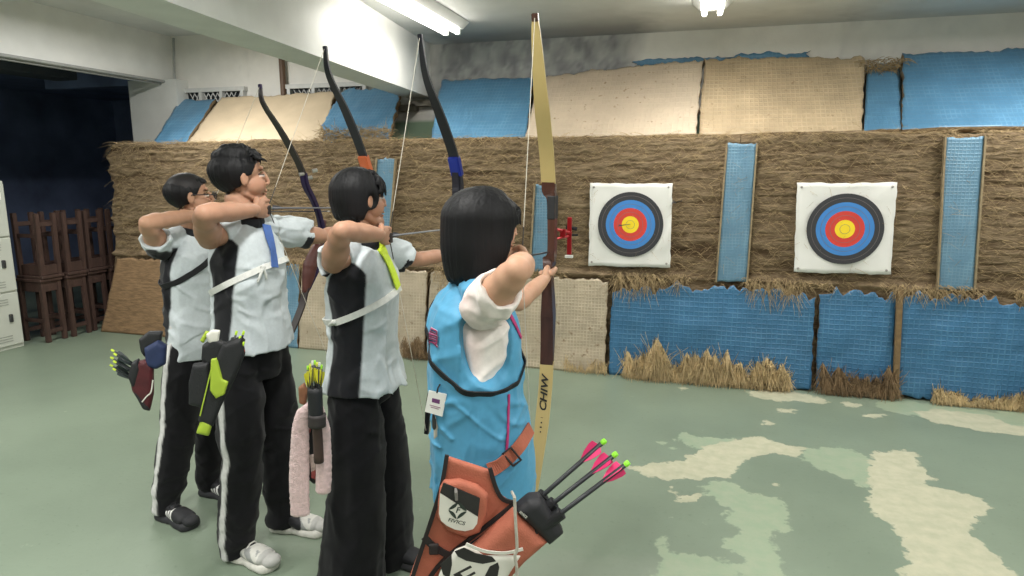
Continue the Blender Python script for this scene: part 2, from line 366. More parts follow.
def floor_material():
    m = bpy.data.materials.new('painted_concrete'); m.use_nodes = True; nt = m.node_tree; N, L = nt.nodes, nt.links
    b = N['Principled BSDF']; b.inputs['Roughness'].default_value = .42; b.inputs['Specular IOR Level'].default_value = .35
    tc = N.new('ShaderNodeTexCoord'); at_ = N.new('ShaderNodeAttribute'); at_.attribute_name = 'Col'
    sp = N.new('ShaderNodeSeparateColor'); L.new(at_.outputs['Color'], sp.inputs[0])
    n1 = N.new('ShaderNodeTexNoise'); n1.inputs['Scale'].default_value = 14; n1.inputs['Detail'].default_value = 8; n1.inputs['Roughness'].default_value = .6; L.new(tc.outputs['Object'], n1.inputs['Vector'])
    def fn(op, a, bb, c=None):
        q = N.new('ShaderNodeMath'); q.operation = op
        for i, x in enumerate((a, bb, c)):
            if x is None: continue
            if isinstance(x, (int, float)): q.inputs[i].default_value = x
            else: L.new(x, q.inputs[i])
        return q.outputs[0]
    def ramp(v, a, bb, c=0.0, d=1.0):
        r = N.new('ShaderNodeMapRange'); r.inputs['From Min'].default_value = a; r.inputs['From Max'].default_value = bb
        r.inputs['To Min'].default_value = c; r.inputs['To Max'].default_value = d; L.new(v, r.inputs['Value']); return r.outputs[0]
    def mix(f, A, Bc):
        x = N.new('ShaderNodeMix'); x.data_type = 'RGBA'; L.new(f, x.inputs['Factor'])
        for k, c in (('A', A), ('B', Bc)):
            if isinstance(c, tuple): x.inputs[k].default_value = (*lin(c), 1)
            else: L.new(c, x.inputs[k])
        return x.outputs['Result']
    n2 = N.new('ShaderNodeTexNoise'); n2.inputs['Scale'].default_value = 1.1; n2.inputs['Detail'].default_value = 6; L.new(tc.outputs['Object'], n2.inputs['Vector'])
    n3 = N.new('ShaderNodeTexNoise'); n3.inputs['Scale'].default_value = 45; n3.inputs['Detail'].default_value = 4; L.new(tc.outputs['Object'], n3.inputs['Vector'])
    base = mix(ramp(n2.outputs['Fac'], .35, .65), (118, 132, 115), (130, 144, 126))
    base = mix(ramp(n3.outputs['Fac'], .62, .75, 0, .30), base, (86, 98, 82))
    n4 = N.new('ShaderNodeTexNoise'); n4.inputs['Scale'].default_value = 5.5; n4.inputs['Detail'].default_value = 9; n4.inputs['Roughness'].default_value = .7; L.new(tc.outputs['Object'], n4.inputs['Vector'])
    base = mix(ramp(n4.outputs['Fac'], .66, .70, 0, .35), base, (168, 178, 156))
    wob = fn('MULTIPLY_ADD', n1.outputs['Fac'], .17, -.085)
    # R: pale bare concrete, G: faded green, B: thin scuffs; stored as signed distance / 0.6 + 0.5
    dR = fn('ADD', fn('MULTIPLY_ADD', sp.outputs[0], .6, -.3), wob); dG = fn('ADD', fn('MULTIPLY_ADD', sp.outputs[1], .6, -.3), wob)
    dB = fn('ADD', fn('MULTIPLY_ADD', sp.outputs[2], .6, -.3), wob)
    pale = mix(ramp(n1.outputs['Fac'], .35, .7), (188, 186, 162), (170, 172, 148))
    faded = mix(ramp(n1.outputs['Fac'], .35, .7), (150, 168, 142), (162, 172, 148))
    c = mix(ramp(dB, -.03, .10, 0, .42), base, (148, 156, 142))
    c = mix(ramp(dG, -.004, .012, 0, .85), c, faded)
    c = mix(ramp(dR, -.004, .010, 0, 1), c, pale)
    L.new(c, b.inputs['Base Color'])
    r = ramp(dR, -.01, .01, .42, .75); L.new(r, b.inputs['Roughness'])
    bp = N.new('ShaderNodeBump'); bp.inputs['Strength'].default_value = .15; bp.inputs['Distance'].default_value = .004
    hh = fn('MULTIPLY_ADD', ramp(dR, -.004, .004), -.6, n3.outputs['Fac']); L.new(hh, bp.inputs['Height']); L.new(bp.outputs[0], b.inputs['Normal'])
    return m

def sdist(P, poly):
    """signed distance (inside > 0) of 2D points to a polygon"""
    P = np.asarray(P, float); n = len(poly); d = np.full(len(P), 1e9); ins = np.zeros(len(P), bool)
    for i in range(n):
        a, b = np.asarray(poly[i], float), np.asarray(poly[(i + 1) % n], float); e = b - a; w = P - a
        t = np.clip((w @ e) / max(1e-12, e @ e), 0, 1); d = np.minimum(d, np.linalg.norm(w - t[:, None] * e, axis=1))
        c = ((a[1] > P[:, 1]) != (b[1] > P[:, 1])); x = np.where(c, a[0] + (P[:, 1] - a[1]) / (e[1] if abs(e[1]) > 1e-12 else 1e-12) * e[0], -1e9)
        ins ^= c & (P[:, 0] < x)
    return np.where(ins, d, -d)

# ------------------------------------------------------------------ the room
YB, YS = 5.80, 5.00            # back wall, face of the straw
M_WALL = mat('white_plaster', rough=.85, nscale=6, namp=.05, bump=.12, bscale=60, vcol=True)
M_CEIL = mat('ceiling_plaster', rough=.9, nscale=4, namp=.06, bump=.1, bscale=50, vcol=True)
M_BEAM = mat('beam_paint', (220, 221, 218), .85, 5, .05, .1, 60)
M_DARK = mat('dark_hall_paint', (104, 118, 150), .9, 2, .35)

def grid(x0, x1, y0, y1, step):
    nx, ny = max(1, int(round((x1 - x0) / step))), max(1, int(round((y1 - y0) / step)))
    gx, gy = np.meshgrid(np.linspace(x0, x1, nx + 1), np.linspace(y0, y1, ny + 1), indexing='ij')
    i = np.arange((nx + 1) * (ny + 1)).reshape(nx + 1, ny + 1)
    Q = np.stack([i[:-1, :-1], i[1:, :-1], i[1:, 1:], i[:-1, 1:]], -1).reshape(-1, 4)
    return gx.ravel(), gy.ravel(), Q

# floor with its worn patches
gx, gy, Q = grid(-9, 4, -3.2, 8.4, .03)
PF = lambda pts: [tuple(onz(540 + x / 2.1157, 380 + y / 2.1157, 0)[:2]) for x, y in pts]
pale = [PF([(705, 150), (795, 150), (815, 190), (840, 212), (800, 220), (870, 232), (930, 250), (958, 268), (935, 295), (900, 318), (940, 345), (970, 375), (1010, 410), (1060, 470), (760, 470), (775, 370), (755, 330), (735, 300), (690, 275), (700, 230), (690, 200)]),
        PF([(185, 185), (250, 175), (300, 170), (330, 150), (345, 140), (420, 125), (460, 118), (500, 130), (560, 145), (545, 165), (500, 155), (440, 165), (420, 185), (400, 208), (330, 210), (270, 212), (230, 205)]),
        PF([(435, 25), (480, 20), (540, 25), (612, 42), (600, 50), (540, 45), (500, 45), (450, 35)]), PF([(630, 45), (680, 50), (672, 57), (640, 56)]),
        PF([(680, 70), (740, 75), (715, 80), (690, 80)]), PF([(505, 60), (545, 63), (535, 71), (508, 69)]), PF([(280, 240), (335, 240), (330, 255), (290, 255)]),
        PF([(465, 85), (495, 88), (490, 97), (470, 95)]), PF([(290, 15), (320, 18), (300, 24)]), PF([(265, 222), (290, 224), (280, 233)]),
        PF([(480, 218), (505, 218), (498, 226)]), PF([(780, 66), (850, 62), (940, 72), (1000, 95), (1060, 105), (1060, 122), (960, 112), (900, 102), (830, 88)])]
faded = [PF([(560, 145), (640, 140), (700, 165), (710, 200), (700, 235), (640, 205), (590, 190), (545, 165)]),
         PF([(345, 215), (400, 212), (440, 238), (520, 255), (527, 290), (530, 320), (480, 322), (495, 345), (515, 380), (530, 470), (430, 470), (440, 380), (385, 355), (395, 335), (430, 320), (395, 300), (385, 288), (402, 275), (345, 240)]),
         PF([(245, 335), (265, 335), (280, 360), (340, 370), (430, 390), (430, 470), (200, 470), (250, 380)]),
         PF([(290, 125), (295, 110), (340, 120), (420, 125), (400, 150), (330, 150)]), PF([(250, 130), (270, 130), (262, 138)]), PF([(268, 140), (295, 145), (270, 150)]),
         PF([(700, 45), (760, 40), (850, 55), (960, 68), (1060, 60), (1060, 110), (960, 105), (900, 95), (820, 82), (720, 62)])]
thin = [PF([(-120, 370), (60, 350), (120, 375), (250, 370), (430, 400), (430, 480), (-160, 480)]), [tuple(onz(x, y, 0)[:2]) for x, y in ((255, 536), (300, 520), (320, 548), (300, 560), (270, 555))]]
P2 = np.stack([gx, gy], 1); ch = []
for polys in (pale, faded, thin):
    d = np.full(len(P2), -.3)
    for pl in polys:
        a = np.array(pl); mk = ((P2 > a.min(0) - .3) & (P2 < a.max(0) + .3)).all(1); d[mk] = np.maximum(d[mk], sdist(P2[mk], pl))
    ch.append(np.clip(d, -.3, .3) / .6 + .5)
tag(link_mesh('floor', np.stack([gx, gy, gx * 0], 1), Q, floor_material(), origin=(0, 0, 0), cols=np.stack(ch, 1)), kind='structure')

# back wall: white, mouldy grey in the middle, green dado
def stain(P, x0, x1, soft):
    n = noise(P, (3, 3, 2.2)) * .5 + noise(P, 11) * .25 + noise(P, (30, 30, 9)) * .15
    return np.clip(np.clip((P[:, 0] - x0) / soft, 0, 1) * np.clip((x1 - P[:, 0]) / soft, 0, 1) * 1.5 + n * .75 - .15, 0, 1)
gx, gz, Q = grid(-5.66, 4, 0, 3.3, .03)
W = np.stack([gx, gx * 0 + YB, gz], 1); st = stain(W, -2.6, -.45, .35)[:, None]
mot = np.clip(.5 + noise(W, (14, 14, 12), 8) * .6 + noise(W, (40, 40, 30), 2) * .4, 0, 1)[:, None]; c = lin((226, 224, 218)) * (1 - st) + (lin((128, 130, 132)) * (1 - mot) + lin((176, 177, 176)) * mot) * st
drip = np.clip(noise(W, (26, 1, .8), 3.3) - .55, 0, 1)[:, None] * 1.6 * st; c = c * (1 - drip) + lin((190, 190, 186)) * drip
c = np.where((gz < 2.0)[:, None], lin((136, 160, 136)), c)
tag(link_mesh('wall_back', W, Q[:, ::-1] if False else Q, M_WALL, origin=(0, YB, 0), cols=c), kind='structure')
# ceilings (the bay on the left is a little higher)
gx, gy, Q = grid(-2.4, 4, -3.2, YB, .04)
W = np.stack([gx, gy, gx * 0 + 2.66], 1)
st = (stain(W, -2.5, -.3, .4) * np.clip((gy - 4.6) / .9, 0, 1))[:, None]
c = lin((206, 208, 206)) * (1 - st) + lin((146, 148, 149)) * st
tag(link_mesh('ceiling', W, Q, M_CEIL, origin=(0, 0, 2.66), cols=c), kind='structure')
gx, gy, Q = grid(-5.5, -2.3, -3.2, YB, .1)
tag(link_mesh('ceiling', np.stack([gx, gy, gx * 0 + 2.88], 1), Q, M_CEIL, origin=(-4, 0, 2.88), cols=np.tile(lin((206, 208, 206)), (len(gx), 1))), kind='structure')
# beams
m = MB(); m.prism([V3(-2.325, 2.16, 2.2), V3(-2.05, 2.24, 2.2), V3(-2.43, YB, 2.2), V3(-2.66, YB, 2.2)], (0, 0, .72)); 
struct('trim_1', m, M_BEAM)
m = MB(); m.prism([V3(-1.80, -3.2, 2.2), V3(-1.50, -3.2, 2.2), V3(-2.05, 2.24, 2.2), V3(-2.325, 2.16, 2.2)], (0, 0, .72)); struct('trim_2', m, M_BEAM)
m = MB(); m.box((-5.40, 1.9, 2.72), (.28, 7.8, .58)); struct('trim_3', m, M_BEAM)
m = MB(); m.prism([V3(-2.15, 2.40, 2.36), V3(4, 2.3, 2.36), V3(4, 2.62, 2.36), V3(-2.15, 2.92, 2.36)], (0, 0, .34)); struct('trim_4', m, M_BEAM)
m = MB(); m.prism([V3(-5.3, 2.3, 2.42), V3(-2.15, 2.3, 2.42), V3(-2.15, 2.80, 2.42), V3(-5.3, 2.80, 2.42)], (0, 0, .50)); struct('trim_5', m, M_BEAM)
# column under the left beam, conduit, and the dark hall to the left
m = MB(); m.box((-5.385, YB - .02, 1.22), (.59, .3, 2.44)); struct('wall_column', m, mat('column_paint', (206, 207, 203), .85, 5, .05, .1, 60))
m = MB(); m.box((-6.15, YB - .1, 2.95), (1.3, .1, 1.1)); m.box((-8.75, 6, 1.5), (.1, 8, 3.4)); m.box((-7.0, 8.35, 1.5), (3.6, .1, 3.4)); m.box((-7.3, 0, 1.5), (.1, 4, 3.4))
struct('wall_left', m, M_DARK)
m = MB(); m.box((-7.1, 4, 2.62), (3.2, 9, .08)); struct('ceiling_hall', m, M_DARK)
m = MB(); m.box((-6.5, 4.6, 2.52), (.3, 2.6, .09), bev=.01); struct('trim_6', m, mat('hall_duct', (70, 76, 82), .8, 5, .1))
m = MB(); m.tube([ony(173.5, 38, 5.70), ony(174.5, 82, 5.66)], .012); m.tube([V3(-5.23, 5.66, 2.42), V3(-5.23, 2.0, 2.42)], .014)
m.tube([V3(-5.27, 5.66, 2.40), V3(-5.27, 2.0, 2.40)], .01)
struct('trim_7', m, mat('conduit_grey', (150, 152, 150), .6, 20, .1))
a = ony(283, 58, YB - .06); b = ony(283, 92, YB - .06)
m = MB(); m.tube([V3(b[0], YB - .05, 2.05), V3(b[0], YB - .05, 2.62)], .03, 10); struct('trim_8', m, mat('brown_pipe', (96, 74, 58), .6, 20, .1))
# right, front walls
m = MB(); m.box((4.05, 1.3, 1.5), (.1, 9.2, 3.4)); struct('wall_right', m, mat('side_wall_paint', (205, 205, 198), .85, 5, .05))
m = MB(); m.box((-1.5, -3.25, 1.5), (12, .1, 3.4)); struct('wall_front', m, mat('side_wall_paint'))
# lattice vent windows high in the back wall
M_FRAME = mat('window_frame_white', (196, 197, 194), .6, 10, .08); M_VENT = mat('window_dark', (30, 34, 38), .4, 8, .2)
for k, (xa, xb) in enumerate([(183, 244), (291, 366)]):
    A = ony(xa, 95, YB - .02); Bq = ony(xb, 90, YB - .02); x0, x1, z0, z1 = A[0], Bq[0], 2.10, 2.34
    m = MB()
    for zz in (z0, z1): m.box(((x0 + x1) / 2, YB - .03, zz), (x1 - x0 + .06, .06, .04))
    for xx in np.linspace(x0, x1, 4): m.box((xx, YB - .03, (z0 + z1) / 2), (.035, .062, z1 - z0))
    wf = struct('window_%d' % (k + 1), m, M_FRAME)
    m = MB(); m.box(((x0 + x1) / 2, YB - .008, (z0 + z1) / 2), (x1 - x0, .012, z1 - z0)); m.build('pane', M_VENT, wf)
    m = MB()
    for xx in np.arange(x0 - .2, x1, .055):
        for sgn in (1, -1):
            q0, q1 = (xx, xx + (z1 - z0) * .6) if sgn > 0 else (xx + (z1 - z0) * .6, xx)
            if min(q0, q1) < x0 or max(q0, q1) > x1: continue
            m.tube([V3(q0, YB - .024, z0), V3(q1, YB - .024, z1)], .0055, 4)
    m.build('lattice', M_FRAME, wf)
m = MB()
for (xa, xb, ya, yb) in [(400, 417, 105, 111), (413, 432, 101, 106)]:
    A = ony(xa, ya, YB - .05); Bq = ony(xb, yb, YB - .05); m.box((A + Bq) / 2, (abs(Bq[0] - A[0]), .08, abs(A[2] - Bq[2])))
struct('trim_9', m, mat('ledge_grey', (112, 108, 98), .8, 20, .2))

# ceiling lights
def tube_light(x, y0, y1, tag_):
    z = 2.655; L = y1 - y0; yc = (y0 + y1) / 2
    t = empty('ceiling_light', (x, yc, z - .12), tag_, 'light', 'fluorescent ceiling lights')
    m = MB(); m.prism([V3(x - .13, y0, z), V3(x + .13, y0, z), V3(x + .075, y0, z - .05), V3(x - .075, y0, z - .05)], (0, L, 0)); m.build('housing', mat('lamp_housing', (225, 226, 224), .5, 10, .03), t)
    for s in (-1, 1):
        m = MB(); m.tube([V3(x + s * .05, y0 + .05, z - .075), V3(x + s * .05, y1 - .05, z - .075)], .017, 12)
        m.build('tube', mat('glowing_tube', (255, 250, 240), .5, emit=20), t, smooth=True)
        for yy in (y0 + .03, y1 - .03): m = MB(); m.box((x + s * .05, yy, z - .07), (.03, .04, .045), bev=.006); m.build('socket', mat('lamp_housing'), t)
tube_light(-1.90, 3.72, 5.0, 'twin tube fluorescent light on the ceiling beside the concrete beam')
tube_light(0.0, 3.62, 4.9, 'twin tube fluorescent light cut by the top edge, right of the longest bow tip')

# ------------------------------------------------------------------ straw backstop
M_STRAW = mat('layered_straw', rough=.95, nscale=26, namp=.28, bump=.9, bscale=30, stretch=(1, 2, 8), vcol=True, bdist=.02, spec=.1)
M_STRANDS = mat('loose_straw', (172, 150, 114), .9, 30, .35, spec=.15)
def strands(P0, D, Ln, droop, r, k=4, rs=random, curl=.3):
    """many thin bent stalks as one mesh: (V, F)"""
    n = len(P0); t = np.linspace(0, 1, k); R = np.random.RandomState(len(P0) * 7 + k)
    D = D / np.linalg.norm(D, axis=1)[:, None]; side = R.randn(n, 3) * curl
    P = P0[:, None] + (D[:, None] * t[None, :, None] + side[:, None] * (t[None, :, None] ** 2) * .5) * Ln[:, None, None]
    P[:, :, 2] -= droop * (t[None] ** 2) * Ln[:, None]
    offs = np.array([(0, 0, 1), (.87, .2, -.5), (-.87, -.2, -.5)])
    rr = np.asarray(r)[:, None] if hasattr(r, '__len__') else np.full((n, 1), r)
    tp = np.linspace(1, .45, k)
    Vv = P[:, :, None] + offs[None, None] * (rr[:, :, None, None] if rr.ndim == 2 else rr) * tp[None, :, None, None]
    Vv = Vv.reshape(-1, 3); b = (np.arange(n) * k * 3)[:, None, None]
    F_ = []
    for j in range(k - 1):
        for i in range(3):
            F_.append((j * 3 + i, j * 3 + (i + 1) % 3, (j + 1) * 3 + (i + 1) % 3, (j + 1) * 3 + i))
    Fq = (b + np.array(F_)[None]).reshape(-1, 4)
    return Vv, Fq

def straw_block(x0, x1, label, seed, ragged_left=False):
    R = np.random.RandomState(seed)
    prof = [(YS, z) for z in np.arange(0.0, 1.79, .013)] + [(YS + a, 1.795 - .0 * a) for a in np.linspace(.02, .6, 12)] + [(YS + .6, z) for z in (1.2, .6, 0)]
    nx = int((x1 - x0) / .02); xs = np.linspace(x0, x1, nx + 1); pr = np.array(prof)
    X = np.repeat(xs[:, None], len(pr), 1); Y = np.repeat(pr[None, :, 0], nx + 1, 0); Z = np.repeat(pr[None, :, 1], nx + 1, 0)
    P = np.stack([X, Y, Z], -1).reshape(-1, 3)
    q = P + V3(0, 0, 1) * (noise(P, (1.3, 1, 3), 1.7) * .014)[:, None]
    lay = noise(q, (.9, .3, 20), seed) ; fine = noise(q, (7, 3, 60), seed + 2); fib = noise(q, (24, 9, 75), 5)
    crack = np.clip(noise(q, (.6, .3, 15), seed + 11) + .5 * noise(q, (5, .3, 30), seed + 12) - .38, 0, 1)
    fr = np.clip((YS + .3 - P[:, 1]) / .3, 0, 1)
    dip = .007 * lay + .006 * fine + .004 * fib + .016 * noise(P, (2.2, 1, 4), 9)
    dip = dip - .03 * crack + .034 * np.exp(-((P[:, 2] - .765) / .026) ** 2) * (1 + .5 * noise(q, (6, 1, 9), 3))
    P[:, 1] -= dip * fr
    top = np.clip((P[:, 2] - 1.6) / .2, 0, 1)
    P[:, 2] += top * (.016 * noise(P, (3, 2, .1), 2) + .012 * noise(P, (14, 9, .1), 4))
    if ragged_left: P[:, 0] -= np.clip(1 - (X.ravel() - x0) / .25, 0, 1) * (.05 * noise(P * V3(0, 1, 1), (1, 2, 6), 3) + .03 * noise(P * V3(0, 1, 1), (1, 3, 30), 6) + .16 * (1.3 - P[:, 2]) * .3)
    v = np.clip(.5 + .26 * lay + .30 * fine + .30 * fib, 0, 1)[:, None]
    v = np.clip(v - crack[:, None] * 1.6, 0, 1); c = lin((104, 86, 66)) * (1 - v) + lin((158, 139, 112)) * v; c = c * (1 - np.clip(crack[:, None] * 1.2, 0, .6)) + lin((70, 54, 40)) * np.clip(crack[:, None] * 1.2, 0, .6)
    i = np.arange((nx + 1) * len(pr)).reshape(nx + 1, len(pr))
    Q = np.stack([i[:-1, :-1], i[1:, :-1], i[1:, 1:], i[:-1, 1:]], -1).reshape(-1, 4)
    ft = [tuple(f) for f in Q] + [tuple(i[0, ::-1][::1]), tuple(i[-1])]
    o = link_mesh('straw_backstop', P, ft, M_STRAW, cols=c, smooth=False); tag(o, label, 'straw wall')
    n = int(1500 * (x1 - x0))
    P0 = np.stack([R.uniform(x0, x1, n), np.full(n, YS - .012), R.choice(np.arange(.78, 1.8, .052), n) + R.randn(n) * .012], 1)
    tp = R.rand(n) < .22; P0[tp, 2] = 1.795; P0[tp, 1] = YS + R.rand(tp.sum()) * .05
    P0[:, 0] = np.clip(P0[:, 0], x0 + .1, x1 - .1)
    D = np.stack([R.choice([-1, 1], n) * R.uniform(.4, 1, n), -R.uniform(.02, .35, n), R.randn(n) * .3], 1)
    Vs, Fs = strands(P0, D, R.uniform(.03, .13, n), .5, R.uniform(.0008, .0019, n), 4, curl=.45)
    tag(link_mesh('loose_straw', Vs, Fs, M_STRANDS, parent=o), kind='stuff')
    return o
xw = lambda px, py=210: ony(px, py, YS)[0]
XL = xw(107, 147)
straw_block(XL, xw(736), 'wide layered brown straw wall section left of the blue strip, holding the left target', 1, True)
straw_block(xw(736) + .004, xw(960), 'layered brown straw wall section between the two tall blue strips, behind the right target', 2)
straw_block(xw(960) + .004, 3.4, 'layered brown straw wall section at the right end past the last blue strip', 3)

# ------------------------------------------------------------------ sheets and panels
M_BLUE = woven('blue_sheet', (58, 107, 144), (88, 136, 170), .034, .36, dirt=None)
M_BLUEUP = woven('blue_foam_sheet', (84, 130, 162), (114, 158, 186), .03, .30, lstr=.45, namp=.12, bump=.22)
M_STRIP = woven('pale_blue_sheet', (98, 136, 160), (136, 166, 182), .022, .42, lstr=.6)
M_TAN = mat('tan_foam_sheet', (196, 178, 150), .7, 5, .08, .15, 60)
M_TANG = woven('tan_net_sheet', (184, 164, 134), (206, 186, 154), .032, .36, lstr=.6, dirt=(150, 128, 100))
M_TANW = woven('cream_net_sheet', (176, 162, 140), (204, 190, 166), .026, .5, lstr=.75, dirt=(128, 106, 80))
M_TAND = woven('stained_tan_sheet', (196, 180, 158), (204, 188, 168), .04, .6, lstr=.3, namp=.10, dirt=(150, 128, 102))
M_MAT = mat('brown_reed_mat', (142, 114, 84), .9, 12, .28, .6, 30, stretch=(1, 1, 5))
M_EDGE = mat('foam_edge', (120, 100, 72), .9, 40, .25)

def slab(name, c4, thick, m, rag=(0, 0, 0, 0), wave=.006, step=.022, seed=0, parent=None, label=None, cat='panel', group=None):
    """sheet with thickness from 4 corners (bl, br, tr, tl); rag = how torn the bottom, right, top, left edges are"""
    bl, br, tr, tl = [np.asarray(p, float) for p in c4]
    nu = max(3, int(np.linalg.norm(br - bl) / step)); nv = max(3, int(np.linalg.norm(tl - bl) / step))
    u, v = np.meshgrid(np.linspace(0, 1, nu + 1), np.linspace(0, 1, nv + 1), indexing='ij'); Pu = np.stack([u.ravel() * 7 + seed, v.ravel() * 7, u.ravel() * 0 + seed], 1)
    def edge(r, t, other, o):
        q = np.stack([other * 9 + seed + o, other * 0 + o, other * 0], 1); w = np.clip(1 - t / .25, 0, 1) ** 2
        return r * w * (.6 + .7 * noise(q, 1) + .5 * noise(q, 4) + .3 * noise(q, 11))
    U = u.ravel(); Vv = v.ravel(); W_ = np.linalg.norm(br - bl); H_ = np.linalg.norm(tl - bl)
    U2 = U + (edge(rag[3], U, Vv, 3) - edge(rag[1], 1 - U, Vv, 1)) / W_; V2 = Vv + (edge(rag[0], Vv, U, 0) - edge(rag[2], 1 - Vv, U, 2)) / H_
    P = bl + (br - bl) * (U2 * (1 - V2))[:, None] + (tr - bl) * (U2 * V2)[:, None] + (tl - bl) * ((1 - U2) * V2)[:, None]
    nn = nrm(np.cross(br - bl, tl - bl)); 
    if nn[1] > 0: nn = -nn
    P = P + nn * (wave * (noise(Pu, .5) + .5 * noise(Pu, 1.7)))[:, None]
    i = np.arange((nu + 1) * (nv + 1)).reshape(nu + 1, nv + 1); n = len(P)
    Q = np.stack([i[:-1, :-1], i[1:, :-1], i[1:, 1:], i[:-1, 1:]], -1).reshape(-1, 4)
    B = np.concatenate([i[:, 0], i[-1, 1:], i[::-1, -1][1:], i[0, ::-1][1:-1]]); B2 = np.roll(B, -1)
    side = np.stack([B, B2, B2 + n, B + n], 1)[:, ::-1]
    o = link_mesh(name, np.concatenate([P, P - nn * thick]), np.concatenate([Q, (Q + n)[:, ::-1], side]), m, parent)
    o.data.materials.append(M_EDGE); mi = np.zeros(len(o.data.polygons), np.int32); mi[2 * len(Q):] = 1; o.data.polygons.foreach_set('material_index', mi)
    if label: tag(o, label, cat, group)
    return o
yf, yr = 5.10, 5.73
def up_slab(name, pts, m, label, rag=(0, .01, .02, .01), seed=0, dy=0, thick=.05):
    (a, b, c, d) = pts
    return slab(name, [ony(*a, yf + dy), ony(*b, yf + dy), ony(*c, yr + dy), ony(*d, yr + dy)], thick, m, rag, .008, .022, seed, label=label)
G_ = 'leaning sheets'
up_slab('foam_panel', [(150, 146), (184, 146), (216, 99), (180, 99)], M_BLUEUP, 'narrow blue foam panel leaning at the far left beside the white column', seed=1)
up_slab('foam_panel', [(183, 146), (322, 145), (336, 91), (222, 97)], M_TAN, 'plain tan foam panel leaning under the lattice vents on the left', seed=2, dy=-.03)
up_slab('foam_panel', [(306, 144), (389, 143), (402, 88), (345, 87)], M_BLUEUP, 'blue foam panel leaning under the end of the concrete beam', (0, .02, .03, .04), seed=3)
up_slab('foam_panel', [(430, 142), (527, 138), (534, 77), (441, 79)], M_BLUEUP, 'blue foam panel leaning below the mouldy grey wall, left of the longest bow', seed=4)
up_slab('foam_panel', [(524, 139), (697, 134), (704, 58), (540, 75)], M_TAND, 'stained tan panel leaning right of the longest bow tip', (0, .01, .03, .01), seed=5, dy=-.03)
up_slab('foam_panel', [(698, 135), (863, 130), (866, 56), (704, 57)], M_TANG, 'tan panel with a shiny pressed net, leaning above the left tall blue strip', (0, .01, .03, .01), seed=6)
up_slab('foam_panel', [(864, 130), (901, 129), (900, 62), (867, 64)], M_BLUEUP, 'narrow blue panel with torn straw top between tan and wide blue panels', (0, 0, .05, 0), seed=7)
up_slab('foam_panel', [(902, 129), (1045, 126), (1045, 47), (902, 54)], M_BLUEUP, 'wide shiny blue foam panel leaning at the upper right corner', seed=8, dy=-.02)
slab('foam_panel', [ony(636, 66, 5.775), ony(811, 60, 5.775), ony(811, 50, 5.78), ony(630, 60, 5.78)], .015, M_BLUEUP, (0, .02, .02, .02), .004, .022, 9, label='thin strip of blue sheet against the wall peeking out over the tan panels')
R = np.random.RandomState(5); n = 260
A = ony(884, 63, yr - .08); P0 = A + np.stack([R.uniform(-.16, .16, n), R.uniform(-.03, .03, n), R.uniform(-.06, .03, n)], 1)
D = np.stack([R.randn(n), -np.abs(R.randn(n)) * .5, R.randn(n) * .4], 1); Vs, Fs = strands(P0, D, R.uniform(.03, .1, n), .5, .0028, 4)
tag(link_mesh('straw_tuft', Vs, Fs, M_STRANDS), 'tuft of straw on top of the narrow blue panel', 'straw', kind='stuff')
n = 700; A = ony(352, 138, 5.08); P0 = A + np.stack([R.uniform(-.3, .35, n), R.uniform(-.03, .03, n), R.uniform(-.05, .07, n)], 1)
D = np.stack([R.randn(n), -np.abs(R.randn(n)) * .4, np.abs(R.randn(n)) * .6], 1); Vs, Fs = strands(P0, D, R.uniform(.03, .13, n), .3, .0025, 4)
tag(link_mesh('straw_tuft', Vs, Fs, M_STRANDS), 'tuft of straw spilling at the foot of the blue panel below the beam', 'straw', kind='stuff')

# tall blue strips on the straw face
def strip(pts, label, seed):
    q = [ony(x, y, YS - .045) for x, y in pts]
    t = empty('strip_panel', q[0] * .5 + q[1] * .5, label, 'panel', None)
    slab('sheet', q, .03, M_STRIP, (.004, .004, .01, .004), .004, .02, seed, parent=t)
    for a, b in ((0, 3), (1, 2)):
        m = MB(); m.strip([q[a] + V3(0, -.002, 0), q[b] + V3(0, -.002, 0)], V3(1, 0, 0), .011, .03); m.build('edge_batten', mat('batten', (142, 126, 98), .8, 30, .2), t)
strip([(716, 282), (747, 282), (757, 143), (727, 143)], 'tall pale blue strip on the straw between the two targets', 1)
strip([(937, 290), (974, 291), (985, 136), (945, 137)], 'tall pale blue strip on the straw right of the right target', 2)
strip([(530, 272), (550, 272), (556, 184), (535, 184)], 'pale blue strip on the straw behind the grip of the longest bow', 3)
strip([(368, 262), (388, 262), (396, 158), (377, 158)], "pale blue strip on the straw right of the third archer's black hair", 4)

# lower row of panels against the foot of the straw
def low(pts, m, label, rag=(.0, .008, .03, .008), seed=0, y=(4.90, 4.945), name='floor_panel', thick=.04):
    a, b, c, d = pts
    return slab(name, [ony(*a, y[0]), ony(*b, y[0]), ony(*c, y[1]), ony(*d, y[1])], thick, m, rag, .008, .022, seed, label=label)
def foot(x0, x1, z=0.0, y=4.90): return None
zb = lambda px, y=4.90: pj_floor(px, y)
def pj_floor(px, y):
    lo_, hi_ = 250.0, 560.0
    for _ in range(40):
        md = (lo_ + hi_) / 2
        if ony(px, md, y)[2] > 0.004: lo_ = md
        else: hi_ = md
    return md
def P4(xa, xb, yt0, yt1, dx=-4): return [(xa + dx, zb(xa)), (xb + dx, zb(xb)), (xb, yt1), (xa, yt0)]
low([(100, zb(100)), (268, zb(268)), (272, 262), (117, 258)], M_MAT, 'brown reed mat panel at the far left foot of the straw, beside the stools', seed=1, name='reed_mat')
low(P4(271, 300, 262, 263, -2), M_STRIP, 'narrow light blue panel by the floor, between the second and third archers', seed=2)
low(P4(302, 428, 264, 270), M_TANW, 'cream net panel behind the third archer', seed=3)
low(P4(430, 609, 271, 279), M_TANW, 'cream net panel torn along its foot, behind the longest bow grip', seed=4)
